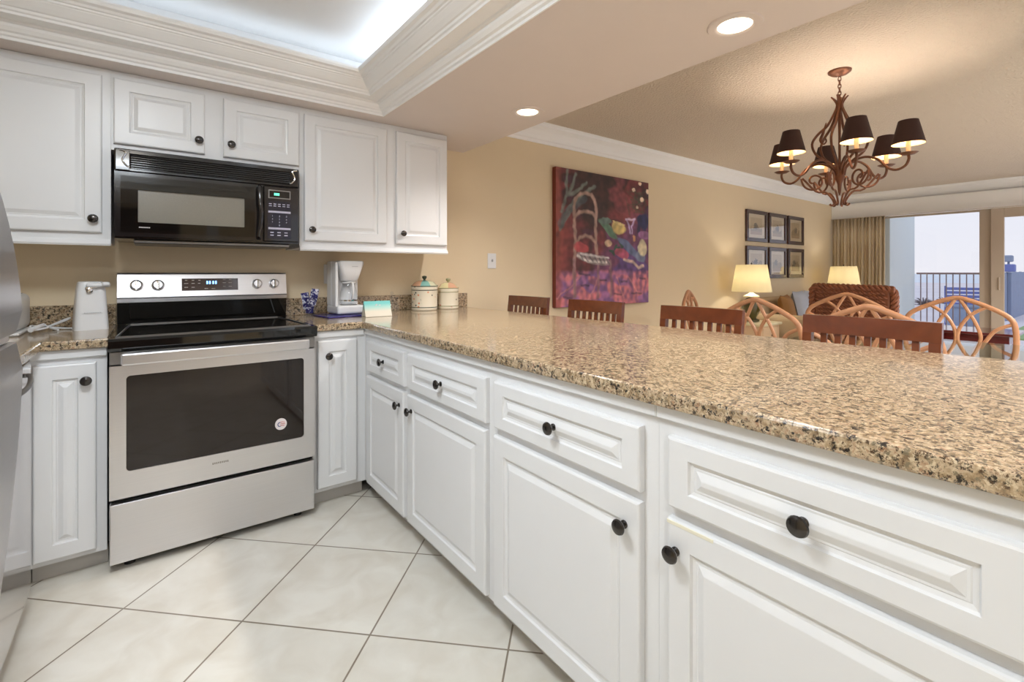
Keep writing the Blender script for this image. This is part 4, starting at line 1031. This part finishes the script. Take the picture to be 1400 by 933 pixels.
# ------------------------------------------------------------------ rattan dining chairs
def make_rattan(label, loc, rz):
    t = thing('rattan_chair', label, 'dining chair', loc, rz, 'bent rattan dining chairs')
    hw = .265; zb = .65; H_ = .35
    # local: back plane at x=+.24, leaning outward, faces -x
    def P(u, v): z = zb+H_*v; return (.22+.12*(z-.45), u*hw, z)
    R_ = .015
    fr_ = [(1, -.57), (1.02, 0), (1.01, .45), (.90, .68), (.52, .86), (.18, .97), (0, 1.0), (-.18, .97), (-.52, .86), (-.90, .68), (-1.01, .45), (-1.02, 0), (-1, -.57)]
    obj('back_frame', MB().tube([P(*p) for p in fr_], R_, 10, smooth=4), M['rattan'], t, world=False)
    for s_ in (1, -1):
        for L_ in ([(.52, .85), (.24, .69), (.05, .44), (.02, .2), (.13, 0), (.16, -.55)], [(.05, .97), (.23, .71), (.36, .50), (.43, .26), (.30, 0), (.24, -.55)], [(.95, .56), (.68, .44), (.52, .24), (.43, .1)]):
            obj('lattice_rod', MB().tube([P(s_*a, b) for a, b in L_], .0105, 8, smooth=4), M['rattan'], t, world=False)
        obj('rear_leg', MB().tube([P(s_, -.5), (.26, s_*hw, .25), (.30, s_*(hw+.01), 0)], .017, 10, smooth=3), M['rattan'], t, world=False)
        obj('front_leg', MB().tube([(-.24, s_*hw, .44), (-.25, s_*hw, .2), (-.26, s_*(hw+.01), 0)], .017, 10, smooth=3), M['rattan'], t, world=False)
        obj('stretcher', MB().tube([(-.25, s_*hw, .17), (.27, s_*hw, .17)], .011, 8), M['rattan'], t, world=False)
    fr2 = [(-.25, -hw, .44), (-.25, hw, .44), (.24, hw, .44), (.24, -hw, .44)]
    obj('seat_frame', MB().tube(fr2, .018, 10, closed=True), M['rattan'], t, world=False)
    obj('seat_cushion', MB().box(-.25, .225, -.245, .245, .445, .51, .025, 3), M['seatpad'], t, world=False)
    return t
r0 = make_rattan('peach rattan dining chair on the far side of the glass table', (3.95, .73, 0), 0)
def placec(label, back, rz):
    # back = (x,y) world position of the top of the back
    dx = Matrix.Rotation(rz, 3, 'Z') @ Vector((.285, 0, 0))
    return dup(r0, (back[0]-dx.x, back[1]-dx.y, 0), rz, label)
placec('peach rattan dining chair in front of the brown wicker armchair', (4.25, 1.36), .1)
placec('peach rattan dining chair half hidden by a bar stool, below the olive-based lamp', (2.96, 1.43), PI-.15)
placec('peach rattan dining chair mostly hidden behind the nearest bar stool', (2.785, .80), PI)
placec('peach rattan dining chair standing off by the tan wall right of the painting', (3.80, 2.42), PI/2+.35)
# dining table
t = thing('dining_table', 'rectangular glass-topped dining table behind the bar stools', 'table', (3.5, .55, 0))
obj('glass_top', MB().box(3.03, 3.98, -.45, 1.36, .738, .750, .004, 2), M['tableglass'], t)
for y in (-.05, .95):
    m_ = MB(); m_.lathe([(.16, .002), (.16, .02), (.06, .06), (.045, .3), (.06, .5), (.15, .70), (.16, .737)], (3.5, y, 0), 20); obj('pedestal', m_, M['rattan'], t)

# ------------------------------------------------------------------ chandelier
CX_, CY_ = 3.365, 1.116
t = thing('chandelier', 'wrought iron scroll chandelier with six small black shades', 'chandelier', (CX_, CY_, ZC))
L0 = -ZC
obj('canopy', MB().lathe([(.062, 0), (.060, -.010), (.045, -.022), (.02, -.030), (.004, -.034)], n=28), M['iron'], t, world=False)
m_ = MB()
for k in range(6):
    z = -.05-k*.022; pts = []
    for a in range(10):
        an = 2*PI*a/10; rr = .008*math.cos(an)
        pts.append((rr, 0, z+.016*math.sin(an)) if k % 2 else (0, rr, z+.016*math.sin(an)))
    m_.tube(pts, .0028, 6, closed=True)
obj('chain', m_, M['iron'], t, world=False)
hub = MB().lathe([(.004, -.155), (.012, -.165), (.018, -.20), (.010, -.24), (.007, -.40), (.007, -.56), (.022, -.58), (.030, -.60), (.022, -.63), (.028, -.65), (.012, -.69), (.008, -.74), (.003, -.76)], n=16)
obj('centre_stem', hub, M['iron'], t, world=False)
def pol(r, a, z): return (r*math.cos(a), r*math.sin(a), z+L0)
AN0 = -YAW+math.radians(9)       # first arm direction in the world (camera right + 9 deg)
for k in range(6):
    a = AN0+k*PI/3
    b = a+PI/6
    # cage stem
    if k % 2 == 0 or True:
        m_ = MB(); m_.tube([pol(.045, b, 2.245), pol(.028, b, 2.225), pol(.014, b, 2.19), pol(.03, b, 2.14), pol(.065, b, 2.07), pol(.115, b, 2.02), pol(.145, b, 1.965), pol(.125, b, 1.90), pol(.070, b, 1.85), pol(.035, b, 1.81), pol(.025, b, 1.76)], [.004, .006, .006, .006, .008, .008, .007, .007, .007, .007, .006], 8, smooth=4)
        obj('cage_stem', m_, M['iron'], t, world=False)
    if k % 2 == 0:
        m_ = MB(); m_.tube([pol(.07, b, 2.09), pol(.085, b, 2.03), pol(.10, b, 1.985), pol(.085, b, 1.96), pol(.070, b, 1.975), pol(.076, b, 1.995), pol(.088, b, 1.985)], [.004, .012, .013, .009, .007, .006, .004], 8, smooth=4, flat=.6)
        obj('leaf_scroll', m_, M['iron'], t, world=False)
    # lower scroll
    sp = []
    for q in range(15):
        th = -1.1+q*.55; rr = .016+.050*(q/14)
        sp.append(pol(.135+rr*math.cos(th), b, 1.735+rr*math.sin(th)))
    m_ = MB(); m_.tube(sp+[pol(.125, b, 1.670), pol(.075, b, 1.662), pol(.045, b, 1.630), pol(.028, b, 1.592), pol(.040, b, 1.578), pol(.052, b, 1.588)], .006, 8, smooth=3)
    obj('lower_scroll', m_, M['iron'], t, world=False)
    # arm
    m_ = MB(); m_.tube([pol(.02, a, 1.79), pol(.07, a, 1.835), pol(.13, a, 1.850), pol(.19, a, 1.825), pol(.235, a, 1.770), pol(.275, a, 1.750), pol(.315, a, 1.765), pol(.332, a, 1.80), pol(.33, a, 1.826)], .0072, 8, smooth=4)
    arm = obj('arm', m_, M['iron'], t, world=False)
    px, py, _ = pol(.33, a, 0)
    obj('drip_cup', MB().lathe([(.006, -ZC+1.822), (.030, -ZC+1.826), (.046, -ZC+1.836), (.043, -ZC+1.836), (.010, -ZC+1.830)], (px, py, 0), 20), M['iron'], arm, world=False)
    obj('candle_sleeve', MB().lathe([(.011, -ZC+1.832), (.011, -ZC+1.905), (.004, -ZC+1.907)], (px, py, 0), 12), M['candle'], arm, world=False)
    obj('bulb', MB().lathe([(.006, -ZC+1.907), (.011, -ZC+1.925), (.010, -ZC+1.94), (.002, -ZC+1.965)], (px, py, 0), 12), M['bulb'], arm, world=False)
    m_ = MB(); m_.lathe([(.077, -ZC+1.885), (.046, -ZC+2.015)], (px, py, 0), 28, caps=False); m_.cur = 1; m_.lathe([(.0755, -ZC+1.885), (.0445, -ZC+2.015)], (px, py, 0), 28, caps=False)
    m_.cur = 0; m_.lathe([(.077, -ZC+1.885), (.0755, -ZC+1.885)], (px, py, 0), 28, caps=False); m_.lathe([(.046, -ZC+2.015), (.0445, -ZC+2.015)], (px, py, 0), 28, caps=False)
    obj('shade', m_, [M['shadebk'], M['lining']], arm, world=False, )
    lamp('chandelier_bulb', 'POINT', (CX_+px, CY_+py, 1.975), 2.4, (1, .86, .72), .008)

# ------------------------------------------------------------------ living area
def table_lamp(x, y, zt, label, body_m):
    t = thing('table_lamp', label, 'lamp', (x, y, zt))
    obj('base', MB().lathe([(.085, .001), (.085, .02), (.05, .035), (.075, .09), (.105, .16), (.100, .22), (.06, .265), (.03, .28)], n=28), body_m, t, world=False)
    obj('neck', MB().lathe([(.03, .28), (.085, .285), (.085, .295), (.05, .315), (.018, .335), (.012, .40)], n=24), M['creamcer'], t, world=False)
    m_ = MB(); m_.lathe([(.215, .345), (.165, .66)], n=40, caps=False); m_.lathe([(.213, .345), (.163, .66)], n=40, caps=False)
    m_.v = [v for v in m_.v]
    obj('lamp_shade', m_, M['shade'], t, world=False)
    obj('finial', MB().lathe([(.003, .40), (.003, .66), (.010, .675), (.003, .685)], n=12), M['bronze'], t, world=False)
    lamp('table_lamp_bulb', 'POINT', (x, y, zt+.50), 3.6, (1, .93, .84), .04)
    return t
table_lamp(5.62, 2.76, .595, 'table lamp with cream shade and olive base on the side table by the sofa', M['olive'])
table_lamp(8.30, 2.70, .595, 'table lamp with cream shade behind the wicker armchair near the curtain', M['creamcer'])
def side_table(x, y, label):
    t = thing('side_table', label, 'side table', (x, y, 0))
    obj('top', MB().box(x-.24, x+.24, y-.24, y+.24, .565, .594, .004), M['creamcer'], t)
    obj('cabinet_box', MB().box(x-.215, x+.215, y-.215, y+.215, .10, .564, .004), M['cream'], t)
    for dx in (-.19, .19):
        for dy in (-.19, .19): obj('leg', MB().box(x+dx-.02, x+dx+.02, y+dy-.02, y+dy+.02, 0, .099), M['cream'], t)
    f_ = MB(); f_.M = None; d_ = obj('drawer', MB().box(x-.19, x+.19, y-.228, y-.2155, .37, .54, .004), M['cream'], t)
    obj('knob', MB().lathe([(.012, 0), (.014, .01), (.004, .014)], (x, y-.243, .455), 12, 'Y'), M['bronze'], d_)
side_table(5.62, 2.76, 'cream side table under the olive-based lamp left of the sofa')
side_table(8.30, 2.70, 'cream side table under the lamp near the curtain')
# sofa
t = thing('sofa', 'pale sofa against the tan wall under the six framed prints', 'sofa', (6.95, 2.62, 0))
obj('base', MB().box(5.93, 7.97, 2.20, 3.03, .08, .30, .03, 3), M['sofa'], t)
obj('back', MB().box(5.93, 7.97, 2.83, 3.05, .30, .84, .06, 4), M['sofa'], t)
for x in (5.93, 7.77): obj('arm', MB().box(x, x+.20, 2.18, 3.0, .12, .66, .06, 4), M['sofa'], t)
for k in range(3): obj('seat_cushion', MB().box(6.14+k*.545, 6.675+k*.545, 2.20, 2.83, .30, .45, .04, 4), M['sofa'], t)
for x in (5.98, 7.92):
    for y in (2.26, 2.97): obj('foot', MB().box(x-.03, x+.03, y-.03, y+.03, 0, .08), M['wood'], t)
def cushion(x, y, z, w, h, rz, rx, label, mt):
    m_ = MB(); n = 12; vs = []; fs = []
    for s_ in (1, -1):
        for i in range(n+1):
            for j in range(n+1):
                u = 2*j/n-1; v = 2*i/n-1
                d_ = .075*(max(0, (1-u**4))*max(0, (1-v**4)))**.6
                k = 1-.06*(1-abs(v))*abs(u)**3
                vs.append((u*w/2*(1-.05*(1-v*v)), s_*d_, (v*(1-.05*(1-u*u)))*h/2+h/2))
    for s_ in range(2):
        b = s_*(n+1)**2
        for i in range(n):
            for j in range(n): a = b+i*(n+1)+j; fs.append([a, a+1, a+n+2, a+n+1])
    m_.M = Matrix.Translation((x, y, z)) @ Matrix.Rotation(rz, 4, 'Z') @ Matrix.Rotation(rx, 4, 'X')
    m_.add(vs, fs, True)
    return tag(obj('throw_pillow', m_, mt), label, 'pillow', 'pillows along the sofa back')
cushion(6.36, 2.62, .455, .38, .44, .20, -.22, 'brown and gold pillow at the left end of the sofa', M['throw'])
cushion(6.77, 2.62, .455, .40, .48, .10, -.22, 'leftmost of the blue-grey pillows on the pale sofa', M['cushion'])
cushion(7.17, 2.62, .455, .39, .48, -.05, -.22, 'middle one of the blue-grey pillows on the pale sofa', M['cushion'])
cushion(7.55, 2.62, .455, .36, .48, -.15, -.22, 'rightmost of the blue-grey pillows, close behind the wicker armchair', M['cushion'])
# wicker armchair: back towards the camera
t = thing('wicker_armchair', 'dark brown woven wicker armchair with its back to the camera', 'armchair', (6.1, 1.80, 0))
WX, WYa, WYb = 5.72, 1.44, 2.16
obj('back_core', MB().box(WX, WX+.10, WYa+.03, WYb-.03, .30, 1.005, .02, 2), M['wicker'], t)
m_ = MB()
for r_ in range(16):
    z = .36+r_*.040
    for c_ in range(17):
        y = WYa+.075+c_*.036+(r_ % 2)*.018
        m_.tube([(WX-.002, y-.022, z-.012), (WX-.013, y, z), (WX-.002, y+.022, z+.012)], [.006, .010, .006], 6, smooth=2)
obj('woven_panel', m_, M['wicker'], t)
def braid(path, r, n):
    m_ = MB(); path = [Vector(p) for p in path]
    segs = [(path[i+1]-path[i]).length for i in range(len(path)-1)]; tot = sum(segs)
    def at(s_):
        s_ = max(0, min(tot-1e-6, s_))
        for i, L_ in enumerate(segs):
            if s_ <= L_: return path[i].lerp(path[i+1], s_/L_), (path[i+1]-path[i]).normalized()
            s_ -= L_
        return path[-1], (path[-1]-path[-2]).normalized()
    for ph in (0, 2*PI/3, 4*PI/3):
        pts = []
        for k in range(n):
            p, d_ = at(tot*k/(n-1)); u = d_.cross(Vector((1, 0, 0)));
            u = u.normalized() if u.length > .1 else Vector((0, 0, 1)); w = d_.cross(u)
            a = ph+k*.9; pts.append(p+(u*math.cos(a)+w*math.sin(a))*r*.62)
        m_.tube(pts, r*.55, 6, smooth=2)
    return m_
obj('braided_rim', braid([(WX+.03, WYb, .30), (WX+.02, WYb, .98), (WX+.02, WYb-.03, 1.02), (WX+.02, WYa+.03, 1.005), (WX+.02, WYa, .965), (WX+.03, WYa, .30)], .032, 110), M['wicker'], t)
for y in (WYa+.02, WYb-.10):
    obj('arm', MB().box(WX+.10, WX+.72, y, y+.08, .28, .62, .035, 3), M['wicker'], t)
obj('seat', MB().box(WX+.08, WX+.74, WYa+.03, WYb-.03, .16, .32, .03, 3), M['wicker'], t)
obj('seat_cushion', MB().box(WX+.12, WX+.74, WYa+.11, WYb-.11, .32, .44, .04, 4), M['seatpad'], t)
for x in (WX+.06, WX+.68):
    for y in (WYa+.06, WYb-.06): obj('leg', MB().lathe([(.022, 0), (.03, .165)], (x, y, 0), 12), M['wicker'], t)
# coffee table
t = thing('coffee_table', 'dark red wooden table with glossy top by the sliding doors', 'table', (7.5, 1.3, 0))
obj('top', MB().box(7.17, 7.85, .78, 1.85, .485, .515, .010, 3), M['redwood'], t)
obj('apron', MB().box(7.22, 7.80, .84, 1.79, .385, .4845, .004), M['redwood'], t)
for x in (7.25, 7.77):
    for y in (.87, 1.76): obj('leg', MB().lathe([(.018, 0), (.03, .25), (.034, .385)], (x, y, 0), 12), M['redwood'], t)
# curtain
t = thing('curtain', 'tan pleated curtain drawn to the left of the sliding doors', 'curtain', (8.9, 2.7, 0))
vs = []; fs = []; n = 150; nz_ = 8
for i in range(nz_+1):
    z = .03+1.985*i/nz_
    for k in range(n+1):
        y = 3.04-.70*k/n
        f = .6+.4*(1-i/nz_)
        x = 8.86+.030*math.sin(k/n*2*PI*15+.3*math.sin(i*.7))*f+.012*math.sin(k/n*2*PI*6.3+1)
        vs.append((x, y, z))
b = len(vs)
for i in range(nz_):
    for k in range(n): a = i*(n+1)+k; fs.append([a, a+1, a+n+2, a+n+1])
m_ = MB(); m_.add(vs, fs, True); o = obj('curtain_cloth', m_, M['curtain'], t)
sd_ = o.modifiers.new('thickness', 'SOLIDIFY'); sd_.thickness = .003
obj('curtain_track', MB().box(8.83, 8.89, -2.6, 3.05, 2.0155, 2.019), M['frameal'], t)

# ------------------------------------------------------------------ outside
struct('floor_balcony', MB().box(XW+.1, 10.75, YE-1, 2.50, -.12, -.02), M['paver'])
struct('wall_balcony', MB().box(XW+.14, 10.5, 2.36, 2.50, -.02, 2.55), M['outwall'])
struct('floor_beach', MB().box(10.75, 70, -60, 60, -.25, -.03), M['sand'])
struct('floor_sea', MB().box(70, 380, -380, 380, -.3, -.06), M['sea'])
t = thing('balcony_railing', 'taupe metal balcony railing with thin vertical bars', 'railing', (10.6, .7, 0))
obj('top_rail', MB().box(10.58, 10.62, 1.38, 2.355, 1.13, 1.16, .004), M['rail'], t)
obj('bottom_rail', MB().box(10.585, 10.615, 1.38, 2.355, .06, .085, .003), M['rail'], t)
k = 0; y = 2.30
while y > 1.40:
    obj('bar', MB().box(10.593, 10.607, y-.007, y+.007, .0855, 1.1295), M['rail'], t); y -= .083
obj('post', MB().box(10.58, 10.62, 1.34, 1.38, -.02, 1.129), M['rail'], t)
t = thing('board_fence', 'blue-grey weathered board fence seen through the right-hand pane', 'fence', (20, 2.0, -.03))
for k in range(40): obj('board', MB().box(16.6+k*.30, 16.885+k*.30, 2.0, 2.03, -.03, 1.16+.01*(k % 3)), M['fence'], t)
obj('rail', MB().box(16.6, 28.6, 2.031, 2.07, .9, 1.0), M['fence'], t)
t = thing('post_lantern', 'small blue and grey lantern rising above the board fence', 'lantern', (16.9, 2.0, -.03))
obj('post', MB().box(16.87, 16.93, 1.93, 1.99, -.03, 1.15), M['fence'], t)
obj('lamp_box', MB().box(16.78, 17.02, 1.86, 2.10, 1.1745, 1.36, .02), M['bluepaint'], t); obj('cap', MB().box(16.80, 17.00, 1.90, 2.06, 1.42, 1.58, .02), M['fence'], t)
obj('cap_stem', MB().box(16.88, 16.92, 1.96, 2.0, 1.36, 1.42), M['fence'], t)
tag(obj('lawn', MB().box(12.2, 15.5, .4, 1.55, -.03, -.005), M['grass']), 'strip of pale green lawn in front of the fence', 'grass', kind='stuff')
t = thing('planter_pot', 'large blue-grey glazed pot on the sand behind the railing', 'pot', (13.2, 2.2, -.03))
obj('pot', MB().lathe([(.17, 0), (.24, .08), (.29, .25), (.27, .42), (.24, .47), (.28, .50), (.28, .53), (.24, .53), (.22, .46), (.02, .44)], n=28), M['potglaze'], t, world=False)
t = thing('beach_chair', 'blue slatted beach chair behind the balcony railing', 'chair', (14.6, 2.42, -.03), .2)
for k in range(5): obj('back_slat', MB().box(-.02, .02, -.32, .32, .45+k*.085, .51+k*.085, .004), M['bluepaint'], t, world=False)
for k in range(5): obj('seat_slat', MB().box(-.10-k*.11, -.02-k*.11, -.32, .32, .40, .425, .004), M['bluepaint'], t, world=False)
for s_ in (-.30, .30):
    obj('rear_leg', MB().box(.021, .05, s_-.02, s_+.02, 0, .88), M['bluepaint'], t, world=False)
    obj('front_leg', MB().box(-.50, -.47, s_-.02, s_+.02, 0, .399), M['bluepaint'], t, world=False)
def bush(x, y, r, label):
    m_ = MB(); rr = random.Random(int(x*10))
    for k in range(60):
        a = rr.random()*2*PI; e = rr.random()*1.2; d_ = Vector((math.cos(a)*math.cos(e), math.sin(a)*math.cos(e), math.sin(e)))*r
        m_.tube([(x, y, -.03), (x+d_.x*.6, y+d_.y*.6, d_.z*.7), (x+d_.x, y+d_.y, d_.z*.9-.02)], [.012, .01, .002], 4)
    return tag(obj('beach_grass', m_, M['dune']), label, 'beach grass', 'dune grass clumps beyond the railing')
M['dune'] = mat('dry_dune_grass', srgb(130, 118, 116), .9)
bush(22.2, 4.75, .34, 'dry dune grass clump at the left, beyond the railing bars')
bush(24.0, 4.5, .30, 'dry dune grass clump in the middle, beyond the railing bars')
bush(25.5, 4.15, .36, 'dry dune grass clump just left of the blue beach chair')

# rear wall: seen only in reflections
t = thing('louvred_door', 'brown louvred closet door on the wall behind the camera', 'door', (-.1, YR, 0))
obj('panel', MB().box(-.75, .35, YR+.001, YR+.035, .01, 2.0, .003), M['rearwood'], t)
for k in range(30): obj('louvre', MB().box(-.69, .29, YR+.034, YR+.045, .12+k*.06, .155+k*.06, .003), M['rearwood'], t)
struct('trim_7', MB().box(.66, .80, YR+.0005, YR+.03, 0, 2.06, .004), M['trimw'])
struct('baseboard_rear', MB().box(.81, 1.49, YR+.0005, YR+.014, 0, .11), M['trimw'])
